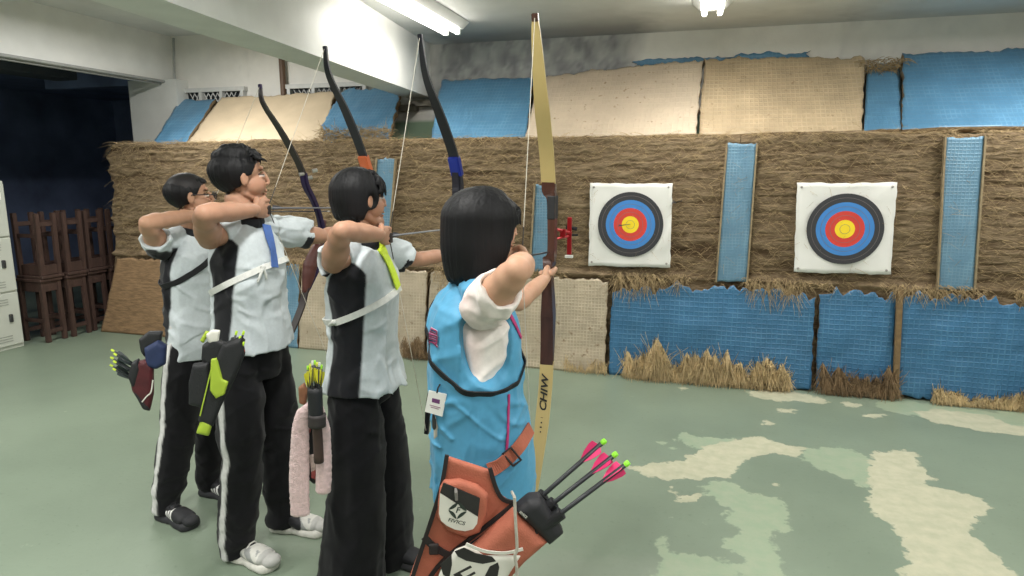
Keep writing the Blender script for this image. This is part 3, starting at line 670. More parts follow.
low(P4(612, 816, 281, 289), M_BLUE, 'wide blue panel torn open at its foot below the left target', (.015, .008, .055, .008), seed=5)
low(P4(819, 897, 289, 291), M_BLUE, 'square blue panel with a plank at its foot, below the right target', (.02, .008, .05, .008), seed=6, y=(4.93, 4.965))
low(P4(901, 1060, 290, 299), M_BLUE, 'wide blue panel at the right edge of the picture with straw at its foot', (.02, .008, .06, .008), seed=7)
m = MB(); a = ony(819, zb(819), 4.9); b = ony(895, zb(895), 4.9); m.box((a + b) / 2 + V3(0, -.01, .02), (b[0] - a[0], .05, .04), bev=.004)
tag(m.build('plank', mat('grey_plank', (146, 136, 114), .8, 20, .2)), 'grey wooden plank on the floor below the square blue panel', 'plank')
m = MB(); m.strip([ony(895, zb(898), 4.885), ony(900, 290, 4.93)], V3(1, 0, 0), .035, .03); tag(m.build('post', mat('brown_post', (120, 98, 68), .85, 30, .25)), 'thin brown post between the square blue panel and the right one', 'post')

def tuft(pxs, ybase, label, n, h, seed, r=.0024, col=None, spread=1.0, name='straw_tuft', dark=0):
    R = np.random.RandomState(seed); px = R.uniform(pxs[0], pxs[1], n); P0 = np.array([ony(x, zb(x), ybase) for x in px]); 
    k = np.clip(.35 + .9 * np.abs(noise(np.stack([px * .055 + seed, px * 0, px * 0], 1), 1)) + .25 * noise(np.stack([px * .2, px * 0, px * 0 + 3], 1), 1), .12, 1.3)
    up = R.rand(n) < .22
    P0[:, 1] += R.uniform(-.03, .012, n); P0[:, 2] = np.where(up, R.uniform(0, .05, n), h * k * R.uniform(.5, 1.0, n))
    D = np.stack([R.randn(n) * .25, -np.abs(R.randn(n)) * .22, np.where(up, 1.0, -.9)], 1)
    Ln = np.where(up, h * k * R.uniform(.5, 1.05, n), P0[:, 2] * R.uniform(.6, 1, n)); Ln = np.maximum(Ln, .02)
    Vs, Fs = strands(P0, D, Ln, .1, r, 4, curl=.3)
    Vs[:, 2] = np.maximum(Vs[:, 2], .002)
    return tag(link_mesh(name, Vs, Fs, col or M_STRANDS), label, 'straw', kind='stuff')
M_PALE = mat('pale_straw', (206, 182, 138), .9, 14, .35); M_BRN = mat('dark_straw', (140, 116, 86), .9, 14, .35)
tuft((626, 788), 4.875, 'pale straw spilling from the torn foot of the wide blue panel', 5600, .30, 1, .003, M_PALE)
tuft((820, 893), 4.895, 'dark straw behind the plank at the foot of the square blue panel', 2400, .24, 2, .003, M_BRN)
tuft((933, 1040), 4.87, 'pale straw spilling at the foot of the right blue panel', 2600, .17, 3, .003, M_PALE)
tuft((565, 607), 4.885, 'small tuft of straw at the foot of the cream panel', 260, .12, 4, .002, M_PALE)
tuft((404, 450), 4.885, 'straw debris at the torn foot of the cream panel left of the blue vest', 700, .18, 5, .0022, M_BRN)
# ledge of straw hanging over the lower panels
R = np.random.RandomState(31); n = 2300; px = R.uniform(255, 1045, n)
P0 = np.stack([[ony(x, 200, YS)[0] for x in px], R.uniform(4.915, 4.965, n), R.uniform(.735, .80, n)], 1)
dens = noise(P0 * V3(1, 0, 0), 5) + .5 * noise(P0 * V3(1, 0, 0), 17); long_ = np.clip(dens, 0, 1); kp = dens > R.uniform(-.5, .35, n); P0 = P0[kp]; long_ = long_[kp]; n = len(P0)
D = np.stack([R.randn(n) * .9, -np.abs(R.randn(n)) * .25, -R.uniform(.0, .3, n) - long_ * 1.2], 1)
Vs, Fs = strands(P0, D, R.uniform(.02, .06, n) + np.clip(long_ - .3, 0, 1) * .12, .5, .0023, 4, curl=.5)
tag(link_mesh('straw_fringe', Vs, Fs, M_STRANDS), 'fringe of frayed straw hanging over the top of the lower panels', 'straw', kind='stuff')

# ------------------------------------------------------------------ targets
def target(c4, cen, rpx, label, seed):
    y = YS - .055
    q = [ony(*p, y) for p in c4]; c = ony(*cen, y); R0 = np.linalg.norm(ony(cen[0], cen[1] - rpx, y) - c)
    t = empty('target_face', (c[0], y, q[0][2]), label, 'target', 'archery target faces')
    slab('paper', q, .004, mat('target_paper', (228, 227, 222), .7, 6, .03), (.004, .004, .006, .006), .010, .03, seed, parent=t)
    def lens(r0, r1, dy):
        V = []; n = 72
        rs = np.linspace(r0, r1, 4)
        for r in rs:
            for i in range(n):
                a = 2 * math.pi * i / n; p = c + V3(math.cos(a) * r, 0, math.sin(a) * r)
                V.append(V3(p[0], y - dy - .0045, p[2]))
        Fc = [(j * n + i, j * n + (i + 1) % n, (j + 1) * n + (i + 1) % n, (j + 1) * n + i) for j in range(3) for i in range(n)]
        return V, Fc
    for nm, r0, r1, col in (('black_ring', .755, 1, (52, 52, 56)), ('blue_ring', .51, .755, (62, 130, 200)), ('red_ring', .26, .51, (206, 62, 52)), ('gold_centre', .0005, .26, (244, 214, 40))):
        Vv, Fc = lens(r0 * R0, r1 * R0, .008); m = MB(); m.add(Vv, Fc); 
        o = m.build(nm, mat('print_' + nm, col, .6, 10, .05), t)
    m = MB()
    for r in (.88, .63, .385, .13):
        Vv, Fc = lens(r * R0 - .0012, r * R0 + .0012, .0088); m.add(Vv, Fc)
    m.build('ring_line', mat('print_line', (120, 110, 110), .6), t)
    for p in q:
        k = p + (c - p) * .1; m = MB(); m.tube([V3(k[0], y - .004, k[2]), V3(k[0], y - .012, k[2])], [.009, .006], 10); m.build('pin', mat('tack_grey', (150, 146, 140), .4, 10, .1), t)
    return c, R0
c1, r1 = target([(587.5, 266), (670.5, 268), (673, 183), (590, 183)], (630.4, 224.5), 32.6, 'square white target paper left of the tall blue strip, an arrow in its gold', 1)
c2, r2 = target([(793, 272.5), (891, 275), (898, 182), (797, 182.5)], (844.5, 229), 35.5, 'square white target paper at right, between two tall blue strips, no arrow in it', 2)

# ------------------------------------------------------------------ arrows
def arrow(tip, tail, label, col=(40, 40, 44), vane=(235, 60, 120), nockc=(150, 230, 60), r=.0034, group=None, vl=.06, vh=.012, roll=.3, point=True):
    tip = np.asarray(tip, float); tail = np.asarray(tail, float); d = nrm(tip - tail); L = np.linalg.norm(tip - tail)
    u = nrm(np.cross(d, V3(0.1, .2, 1))); w = np.cross(d, u)
    t = empty('arrow', (tip + tail) / 2, label, 'arrow', group)
    m = MB(); m.tube([tail + d * .012, tip - d * .02], r, 8); m.build('shaft', mat('shaft_%d_%d_%d' % col, col, .4, 30, .1), t, smooth=True)
    if point: m = MB(); m.tube([tip - d * .03, tip - d * .014, tip], [r * 1.05, r * 1.05, .0006], 8); m.build('point', mat('steel_point', (150, 150, 150), .3, 10, .1, metal=.8), t)
    m = MB(); m.tube([tail, tail + d * .007, tail + d * .016], [r * 1.0, r * 1.25, r * .9], 8); m.build('nock', mat('nock_%d_%d_%d' % nockc, nockc, .4, 10, .05, emit=.0), t)
    for k in range(3):
        a = roll + k * 2 * math.pi / 3; e = u * math.cos(a) + w * math.sin(a); s0 = tail + d * .022
        prof = [s0 + e * r * .8, s0 + e * (r + vh * .95) + d * .004, s0 + e * (r + vh) + d * vl * .25, s0 + e * (r + vh * .6) + d * vl * .65, s0 + e * r * .8 + d * vl]
        n_ = np.cross(d, e) * .0012
        m = MB(); m.prism([p - n_ / 2 for p in prof], n_); m.build('vane', mat('vane_%d_%d_%d' % vane, vane, .5, 10, .05), t)
    return t
arrow(c1 + V3(-.0, .06, 0), c1 + V3(-.01, -.62, .04), 'dark arrow stuck in the gold of the left target', (46, 42, 40), (70, 60, 58), (60, 56, 52), r=.003, vh=.009)
pS = ony(683, 201, YS); arrow(pS + V3(0, .05, 0), pS + V3(-.06, -.32, .0), 'dark arrow stuck in the straw at the right edge of the left target', (46, 42, 40), (60, 52, 50), (50, 46, 46), r=.005, vh=.012)

# ------------------------------------------------------------------ locker and stools on the left
LX = -5.76; LY1 = 4.30
zt = lambda px, py: onx_(px, py, LX)[2]
def onx_(px, py, x): r = ray(px, py); return CAMP + r * (x / r[0])
def locker():
    H = 1.46; W = .42; n = 2; D = .42
    t = empty('locker', (LX - D / 2, LY1 - W * n / 2, 0), 'light grey metal locker with stacked doors at the left edge', 'locker')
    M = mat('locker_grey', (196, 200, 190), .45, 6, .04); Md = mat('locker_handle', (70, 72, 74), .4, 10, .1, metal=.4)
    m = MB(); m.box((LX - D / 2 - .012, LY1 - W * n / 2, H / 2), (D, W * n, H), bev=.006); m.build('body', M, t)
    zs = [.03, .505, .98, H - .015]
    for c in range(n):
        y1 = LY1 - c * W
        for k in range(3):
            z0, z1 = zs[k], zs[k + 1]
            m = MB(); m.box((LX - .004, y1 - W / 2, (z0 + z1) / 2), (.018, W - .02, z1 - z0 - .016), bev=.005); dr = m.build('door', M, t)
            m = MB(); m.box((LX + .010, y1 - .10, (z0 + z1) / 2 + .01), (.022, .03, .07), bev=.006); m.box((LX + .018, y1 - .10, (z0 + z1) / 2 + .012), (.016, .012, .03), bev=.003); m.build('handle', Md, dr)
            m = MB()
            for s in range(3): m.box((LX + .006, y1 - W / 2, z1 - .06 - .022 * s), (.006, W * .5, .007))
            m.build('louvre', mat('locker_slot', (150, 154, 146), .6), dr); m = MB()
            for s in range(3): m.box((LX + .006, y1 - W / 2, z0 + .05 + .022 * s), (.006, W * .5, .007))
            m.build('louvre', mat('locker_slot', (150, 154, 146), .6), dr)
            if k == 2 and c == 0:
                m = MB(); m.box((LX + .0065, y1 - .11, z1 - .115), (.002, .13, .06)); m.build('sticker', mat('sticker_white', (236, 236, 230), .6), dr)
locker()

M_WOOD = mat('dark_brown_wood', (72, 54, 48), .55, 14, .25, .2, 40, stretch=(3, 3, .7))
def stool(loc, flip, label, seed):
    R = random.Random(seed); H = .585; S = .26
    t = empty('wooden_stool', loc, label, 'stool', 'stacked wooden stools')
    o = V3(*loc); f = (lambda p: o + (V3(p[0], p[1] * .72, p[2]) if not flip else V3(p[0], -p[1] * .72, H - p[2])))
    def beam(name, a, b, w, h, xd=V3(0, 1, 0)):
        m = MB(); m.strip([f(a), f(b)], xd, w, h); return m.build(name, M_WOOD, t, bevel=.004)
    m = MB(); m.box(f((0, 0, H - .014)), (S + .05, S * .72 + .03, .028), bev=.006); m.build('seat', M_WOOD, t)
    h = S / 2
    for sx in (-1, 1):
        for sy in (-1, 1): beam('leg', (sx * h, sy * h * .86, 0), (sx * h * .95, sy * h * .84, H - .028), .040, .036)
    for sx in (-1, 1): beam('apron', (sx * h * .96, -h * .8, H - .075), (sx * h * .96, h * .8, H - .075), .02, .09, V3(1, 0, 0))
    for sy in (-1, 1): beam('apron', (-h * .9, sy * h * .84, H - .075), (h * .9, sy * h * .84, H - .075), .02, .09, V3(0, 1, 0))
    for sx in (-1, 1): beam('stretcher', (sx * h * .98, -h * .84, .10), (sx * h * .98, h * .84, .10), .02, .04, V3(1, 0, 0))
    for sy in (-1, 1): beam('stretcher', (-h * .9, sy * h * .85, .20), (h * .9, sy * h * .85, .20), .02, .035, V3(0, 1, 0))
    return t
ys = [4.53, 4.77, 5.01, 5.25]
nm = ['nearest the grey locker', 'second from the grey locker', 'third from the grey locker', 'half hidden by the straw']
for k, y in enumerate(ys):
    x = -5.80 + .02 * (k % 2)
    stool((x, y, 0), False, 'dark wooden stool standing on the floor, ' + nm[k], k)
    stool((x + .01, y + .015, .586), True, 'dark wooden stool upside down on another, ' + nm[k], k + 10)

# ------------------------------------------------------------------ bows
def bez(P, n=14):
    """smooth curve through points (Catmull-Rom)"""
    P = [np.asarray(p, float) for p in P]; Q = [2 * P[0] - P[1]] + P + [2 * P[-1] - P[-2]]; out = []
    for i in range(1, len(Q) - 2):
        for t in np.linspace(0, 1, n, endpoint=False):
            a, b, c, d = Q[i - 1:i + 3]; out.append(.5 * ((2 * b) + (c - a) * t + (2 * a - 5 * b + 4 * c - d) * t * t + (3 * b - a - 3 * c + d) * t ** 3))
    return out + [P[-1]]

def bow(N, yaw, up, ris, lo, limbw, M_up, M_ris, label, side=0, limb_t=.009, pocket=None, strcol=(205, 200, 186), accents=None, wood=False, Mback=None):
    """in-plane points (forward, up) from the nock N: upper limb tip..base, riser (f, z, w, t, shift), lower limb base..tip"""
    d = V3(-math.sin(yaw), math.cos(yaw), 0); r = V3(d[1], -d[0], 0); z = V3(0, 0, 1)
    Q = lambda f, h, sft=0: N + d * f + z * h + r * sft
    g = Q(ris[len(ris) // 2][0], ris[len(ris) // 2][1])
    t = empty('recurve_bow', g, label, 'bow')
    U = bez([Q(*p) for p in up]); Lw = bez([Q(*p) for p in lo])
    def wl(n, rev):
        a = np.linspace(0, 1, n); a = a[::-1] if rev else a
        return list(limbw * np.clip(.36 + 1.15 * a, 0, 1))
    for nm, P, rev in (('upper_limb', U, False), ('lower_limb', Lw, True)):
        m = MB(); m.strip(P, r, wl(len(P), rev), limb_t); o = m.build(nm, M_up, t)
        m = MB(); k = 0 if not rev else -1; dr = nrm(P[1] - P[0]) if not rev else nrm(P[-2] - P[-1])
        m.strip([P[k] - dr * .004, P[k] + dr * .02], r, limbw * .42, limb_t * 1.5); m.build('tip', M_ris, o, bevel=.002)
    m = MB(); P = [Q(f, h, sf) for f, h, w, tt, sf in ris]
    R2 = bez(P, 5); k = np.linspace(0, len(ris) - 1, len(R2)); ii = np.arange(len(ris))
    m.strip(R2, r, list(np.interp(k, ii, [q[2] for q in ris])), list(np.interp(k, ii, [q[3] for q in ris])))
    rs = m.build('riser', M_ris, t, bevel=.006)
    if pocket is not None:
        for (P_, q) in ((U, -1), (Lw, 0)):
            dr = nrm(P_[-1] - P_[-4]) if q == -1 else nrm(P_[0] - P_[3])
            m = MB(); m.strip([P_[q] - dr * .05, P_[q] + dr * .035], r, limbw * 1.12, .03); m.build('limb_pocket', pocket, t, bevel=.004)
    tp, bt = U[0], Lw[-1]
    m = MB(); m.tube([tp, tp * .5 + N * .5, N, N * .5 + bt * .5, bt], .0012, 6); m.build('string', mat('string_%d' % strcol[0], strcol, .6, 30, .05), t)
    m = MB(); dn = nrm(tp - N); m.tube([N + dn * .09, N, N - nrm(N - bt) * .09], .0019, 6); m.build('serving', mat('string_serving', (60, 56, 54), .6), t)
    return t, Q

# ------------------------------------------------------------------ people
def smooth_mask(x, a, b): return np.clip((x - a) / (b - a), 0, 1)

class Archer: pass
def setup(hx, hy, Z, yaw, tw, headyaw, nock_px, ov=None, er=None, headtilt=0, shift=0.0):
    A = Archer(); Hc = at(hx, hy, Z); s = Hc[2] / 1.49; A.s = s; A.yaw = math.radians(yaw); A.tw = math.radians(tw)
    A.X = V3(math.cos(A.yaw), math.sin(A.yaw), 0); A.Y = V3(-math.sin(A.yaw), math.cos(A.yaw), 0); A.Z = V3(0, 0, 1)
    A.o = V3(Hc[0], Hc[1], 0) + RT * shift; ov = ov or {}
    A.L = lambda v: A.o + s * (A.X * v[0] + A.Y * v[1] + A.Z * v[2])
    A.tX = A.X * math.cos(A.tw) + A.Y * math.sin(A.tw); A.tY = -A.X * math.sin(A.tw) + A.Y * math.cos(A.tw)
    A.T = lambda v: A.o + s * (A.tX * v[0] + A.tY * v[1] + A.Z * v[2])
    A.head = Hc; hy_ = A.yaw + math.radians(headyaw)
    A.hF = V3(-math.sin(hy_), math.cos(hy_), 0); A.hR = V3(A.hF[1], -A.hF[0], 0)
    ht = math.radians(headtilt); A.hU = nrm(A.Z * math.cos(ht) + A.hF * math.sin(ht)); A.hF = np.cross(A.hU, A.hR)
    A.SR = A.T(ov.get('SR', (-.035, -.155, 1.285))); A.SL = A.T(ov.get('SL', (.0, .15, 1.29)))
    nk = A.L((.03, .075, 1.385)); zz = (nk - CAMP) @ FW
    A.N = at(nock_px[0], nock_px[1], zz)
    A.ER = A.L(ov.get('ER', (.10, -.30, 1.385))) if er is None else at(*er)
    a = nrm(A.N - A.ER); A.WR = A.N + A.X * .016 * s - a * .112 * s
    return A
def ik(a, b, l1, l2, pole):
    v = b - a; d = np.linalg.norm(v); u = v / d
    if d > (l1 + l2) * .995: return a + u * d * l1 / (l1 + l2)
    x = (l1 * l1 - l2 * l2 + d * d) / (2 * d); h = math.sqrt(max(0, l1 * l1 - x * x)); p = nrm(pole - u * np.dot(pole, u))
    return a + u * x + p * h

def build_body(A, G, d, skin, label, female=False, feet=None, brow=(34, 28, 26)):
    """one continuous mesh: torso, legs, arms, ten fingers, neck, head with its face"""
    s = A.s; L, T = A.L, A.T; S = SDF()
    # torso
    S.loft(A.o, A.tX, A.tY, [(.80, -.02, 0, .085, .125), (.92, -.02, 0, .085, .12), (1.02, -.02, 0, .08, .112), (1.16, -.01, 0, .088, .125), (1.25, -.01, 0, .08, .125), (1.31, -.01, 0, .055, .09), (1.345, -.008, 0, .04, .05)], s, .03, flat=False)
    S.cone(A.SR, T((-.01, 0, 1.31)), .046 * s, .05 * s, .04); S.cone(A.SL, T((-.01, 0, 1.31)), .046 * s, .05 * s, .04)
    # legs
    A.hipR, A.hipL = T((-.02, -.078, .84)), T((-.02, .078, .84))
    A.ankR, A.ankL = feet if feet is not None else (L((-.03, -.13, .075)), L((-.03, .13, .075)))
    A.kneeR = A.hipR * .48 + A.ankR * .52 + A.X * .025 * s; A.kneeL = A.hipL * .48 + A.ankL * .52 + A.X * .025 * s
    for h, k, n in ((A.hipR, A.kneeR, A.ankR), (A.hipL, A.kneeL, A.ankL)):
        S.cone(h, k, .072 * s, .047 * s, .04); S.cone(k, n, .05 * s, .034 * s, .02); S.cone(n, n + A.X * .10 * s - A.Z * .035 * s, .034 * s, .026 * s, .02)
    # neck and head
    h = s * 1.0 * A.__dict__.get('hk', 1.0); H = lambda x, y, z: A.head + (A.hR * x + A.hF * y + A.hU * z) * h; A.H = H; A.hs = h
    ax = np.array([A.hR, A.hF, A.hU])
    nr = .044 if female else .05
    S.cone(T((-.012, -.0, 1.30)), H(0, -.012, -.075), (nr + .008) * s, nr * h, .03)
    S.ell(H(0, -.012, .028), (.072 * h, .090 * h, .080 * h), ax, .03)
    S.ell(H(0, .020, -.018), (.062 * h, .066 * h, .068 * h), ax, .03)
    S.econe(H(0, .006, -.052), H(0, .060, -.080), (.056 * h, .034 * h), (.030 * h, .028 * h), A.hR, .03)
    S.ell(H(0, .066, .034), (.046 * h, .016 * h, .018 * h), ax, .035)
    for sx in (-1, 1):
        S.ell(H(sx * .032, .088, .008), (.018 * h, .012 * h, .009 * h), ax, .014, cut=True)
        S.ell(H(sx * .030, .0665, .007), (.0125 * h, .0115 * h, .0105 * h), ax, .006)
    S.cone(H(0, .078, .018), H(0, .094, -.014), .0085 * h, .0105 * h, .018); S.ell(H(0, .096, -.018), (.010 * h, .008 * h, .008 * h), ax, .012)
    for sx in (-1, 1): S.ell(H(sx * .011, .089, -.021), (.0075 * h, .009 * h, .007 * h), ax, .006)
    S.ell(H(0, .0815, -.047), (.021 * h, .0080 * h, .0060 * h), ax, .008); S.ell(H(0, .0795, -.0575), (.018 * h, .0080 * h, .0060 * h), ax, .008)
    S.ell(H(0, .091, -.052), (.022 * h, .005 * h, .0014 * h), ax, .003, cut=True)
    for sx in (-1, 1):
        eax = np.array([nrm(A.hR * 1.0 + A.hF * sx * .35), nrm(A.hF - A.hR * sx * .35), A.hU])
        S.ell(H(sx * .073, -.004, -.001), (.008 * h, .016 * h, .027 * h), eax, .008); S.ell(H(sx * .081, .002, .002), (.005 * h, .009 * h, .016 * h), eax, .004, cut=True)
    # right arm and the drawing hand
    ak = s * A.__dict__.get('armk', 1.0); S.cone(A.SR, A.SR * .4 + A.ER * .6, .047 * ak, .043 * ak, .03); S.cone(A.SR * .4 + A.ER * .6, A.ER, .043 * ak, .036 * ak, .02)
    md = A.ER * .68 + A.WR * .32; S.cone(A.ER, md, .036 * ak, .038 * ak, .02); S.cone(md, A.WR, .038 * ak, .025 * s, .02)
    a = nrm(A.N - A.WR); n = nrm(A.X - a * np.dot(A.X, a)); u = np.cross(n, a); u = u if u[2] > 0 else -u
    K0 = A.WR + a * .078 * s
    S.econe(A.WR, K0 - a * .01 * s, (.019 * s, .026 * s), (.015 * s, .038 * s), n, .02)
    A.fing = []
    for hgt, ln, rr in ((.027, 1.0, .0088), (.009, 1.08, .009), (-.009, 1.0, .0086), (-.026, .85, .0076)):
        k = K0 + u * hgt * s; p1 = k + a * .036 * ln * s + n * .004 * s; p2 = p1 - n * .020 * s + a * .008 * s; p3 = p2 - n * .006 * s - a * .017 * s
        S.chain([k - a * .02 * s, p1, p2, p3], [.010 * s, rr * s, rr * .95 * s, rr * .8 * s], .006); A.fing.append(p2)
    b = A.WR + a * .022 * s + u * .020 * s
    S.chain([b, b + a * .030 * s + u * .018 * s - n * .012 * s, b + a * .050 * s + u * .010 * s - n * .028 * s, b + a * .052 * s - u * .004 * s - n * .040 * s], [.013 * s, .0105 * s, .0092 * s, .0078 * s], .008)
    # left arm and the bow hand
    r = V3(d[1], -d[0], 0); WL = G - d * .082 * s - A.Z * .012 * s + r * .004; A.WL = WL
    rk = min(1, np.linalg.norm(WL - A.SL) / (.5 * s) / A.__dict__.get('bend', .985)); A.EL = ik(A.SL, WL, .265 * s * rk, .235 * s * rk, -A.Z + A.X * .5)
    S.cone(A.SL, A.EL, .044 * s, .034 * s, .03); md = A.EL * .68 + WL * .32; S.cone(A.EL, md, .034 * s, .036 * s, .02); S.cone(md, WL, .036 * s, .023 * s, .02)
    pd = nrm(G - WL); S.econe(WL, G - pd * .024 * s, (.030 * s, .018 * s), (.037 * s, .017 * s), A.Z + d * .6, .02)
    for q, (hz, ln) in enumerate(((-.004, 1.0), (-.022, 1.0), (-.040, .95), (-.056, .82))):
        k = G - d * .020 * s + A.Z * hz * s - r * .020 * s; p1 = k + d * .038 * ln * s - r * .012 * s; p2 = p1 + d * .014 * s + r * .024 * s; p3 = p2 + r * .022 * s - d * .008 * s
        S.chain([k - d * .012 * s, p1, p2, p3], [.011 * s, .0088 * s, .0085 * s, .007 * s], .006)
    b = WL + pd * .03 * s + r * .018 * s + A.Z * .012 * s
    S.chain([b, b + pd * .036 * s + r * .012 * s + A.Z * .004 * s, b + pd * .064 * s + r * .008 * s, b + pd * .088 * s + r * .004 * s - A.Z * .006 * s], [.014 * s, .0115 * s, .010 * s, .0085 * s], .008)
    V, Q = S.mesh(.0045, 1)
    # colours of the skin, lips, brows, eyes, dark socks
    c = np.tile(lin(skin), (len(V), 1)); c[V[:, 2] < .2] = lin((40, 40, 44)); q = (V - A.head) @ ax.T / h
    def put(mask, col, k=1.0):
        mk = (mask * k)[:, None]; c[:] = c * (1 - mk) + lin(col) * mk
    put(np.exp(-(((q[:, 0]) / .020) ** 2 + ((q[:, 2] + .052) / .009) ** 2) ** 2) * (q[:, 1] > .078), (160, 100, 88), .55)
    for sx in (-1, 1):
        x = q[:, 0] - sx * .031
        put((np.abs(x) < .021) * (np.abs(q[:, 2] - .030 + x * x * 9) < .0034) * (q[:, 1] > .05), brow, .6)
        ey = (x / .0125) ** 2 + ((q[:, 2] - .007) / .0046) ** 2 < 1
        put(ey * (q[:, 1] > .055) * 1.0, (196, 184, 174)); put(((x + 0.0) ** 2 + (q[:, 2] - .007) ** 2 < .0060 ** 2) * (np.abs(q[:, 2] - .007) < .0048) * (q[:, 1] > .055) * 1.0, (30, 22, 20))
        put((np.abs(x) < .0165) * (np.abs(q[:, 2] - .0135 + x * x * 12) < .0026) * (q[:, 1] > .05), (34, 26, 24), .9)
        put(np.exp(-(((q[:, 0] - sx * .04) / .02) ** 2 + ((q[:, 2] + .022) / .016) ** 2)) * (q[:, 1] > .02), (206, 138, 112), .25)
    M = mat('skin', rough=.55, nscale=30, namp=.04, bump=.06, bscale=160, vcol=True, sss=.12, spec=.35)
    o = link_mesh('person', V, Q, M, smooth=True, cols=c, origin=(A.o[0], A.o[1], 0)); tag(o, label, 'person'); A.body = o; A.bodyVQ = (V, Q)
    return o

def hair_disp(A, amp, fa=26, fz=4, seed=0):
    ax = np.array([A.hR, A.hF, A.hU])
    def f(P):
        q = (P - A.head) @ ax.T / A.hs; az = np.arctan2(q[:, 0], q[:, 1] + .01); rr = np.linalg.norm(q[:, :2], axis=1)
        k = np.stack([az * fa / 2 + seed, q[:, 2] * fz * 4 + rr * 8, rr * 20], 1)
        k2 = np.stack([az * fa * 1.4 + seed, q[:, 2] * fz * 8 + rr * 15, rr * 30], 1)
        return -(noise(k, 1) * .6 + noise(k2, 1) * .4) * amp
    return f
M_HAIR = mat('black_hair', (9, 9, 12), .6, 60, .35, .6, 110, stretch=(1, 1, .10), spec=.28, bdist=.004)

def hairline(A, S, pts, k=.008):
    """removes the hair in front of a side-view hairline: pts = (height, how far forward) in head units"""
    p = np.array(sorted(pts)); ax = np.array([A.hR, A.hF, A.hU]); h = A.hs
    def f(P):
        q = (P - A.head) @ ax.T / h; return (np.interp(q[:, 2], p[:, 0], p[:, 1]) - q[:, 1] - .25 * np.maximum(np.abs(q[:, 0]) - .05, 0) * 0) * h * .8
    return S._a(f, A.head, .30 * h, k, True)
def scalp(A, pts):
    """short dark hair colour on the skin under the hair"""
    V = A.bodyVQ[0]; p = np.array(sorted(pts)); ax = np.array([A.hR, A.hF, A.hU]); q = (V - A.head) @ ax.T / A.hs
    mk = (np.interp(q[:, 2], p[:, 0], p[:, 1]) - .004 - q[:, 1] > 0) & (q[:, 2] > p[0, 0]) & (np.abs(q[:, 0]) < .0745) & (np.linalg.norm(q, axis=1) < .16)
    at_ = A.body.data.color_attributes['Col']; c = np.zeros(len(V) * 4, np.float32); at_.data.foreach_get('color', c); c = c.reshape(-1, 4); c[mk, :3] = lin((30, 27, 28)); at_.data.foreach_set('color', c.ravel())

def hair_short(A, top=.028, side=.008, seed=1, fringe=True, nape=-.058):
    h = A.hs; H = A.H; S = SDF(); ax = np.array([A.hR, A.hF, A.hU])
    S.ell(H(0, -.016, .028), ((.073 + side) * h, (.091 + side) * h, (.081 + side) * h), ax, .01)
    S.ell(H(0, -.010, .062 + top * .25), ((.064 + side) * h, (.086 + side) * h, (.038 + top) * h), ax, .03)
    line = [(nape - .02, -.3), (nape, -.045), (-.035, -.030), (-.030, -.012), (.004, -.006), (.010, .022), (.035, .034), (.050, .046), (.058, .062), (.066, .30)]
    hairline(A, S, line); scalp(A, [(z, min(y, .075 if z < .075 else .3)) for z, y in line])
    if fringe:
        R = random.Random(seed)
        for i in range(70):
            x = R.uniform(-.060, .060); e = H(x * 1.08 + R.uniform(-.006, .012), .084 + R.uniform(.0, .008) - x * x * 10, .056 + R.uniform(.0, .020))
            S.cone(H(x * .85, .030 + R.uniform(0, .02), .092 + top * .3 - abs(x) * .3), e, .017 * h, .0045 * h, .014)
    d0 = hair_disp(A, .0035 * h, 40, 3, seed); S.disp = lambda P: d0(P) - (.006 * h * noise(P, 42, seed) if fringe else 0) * np.clip((P[:, 2] - A.head[2]) / (.1 * h), 0, 1)
    V, Q = S.mesh(.0042, 0); return link_mesh('hair', V, Q, M_HAIR, A.body, True)

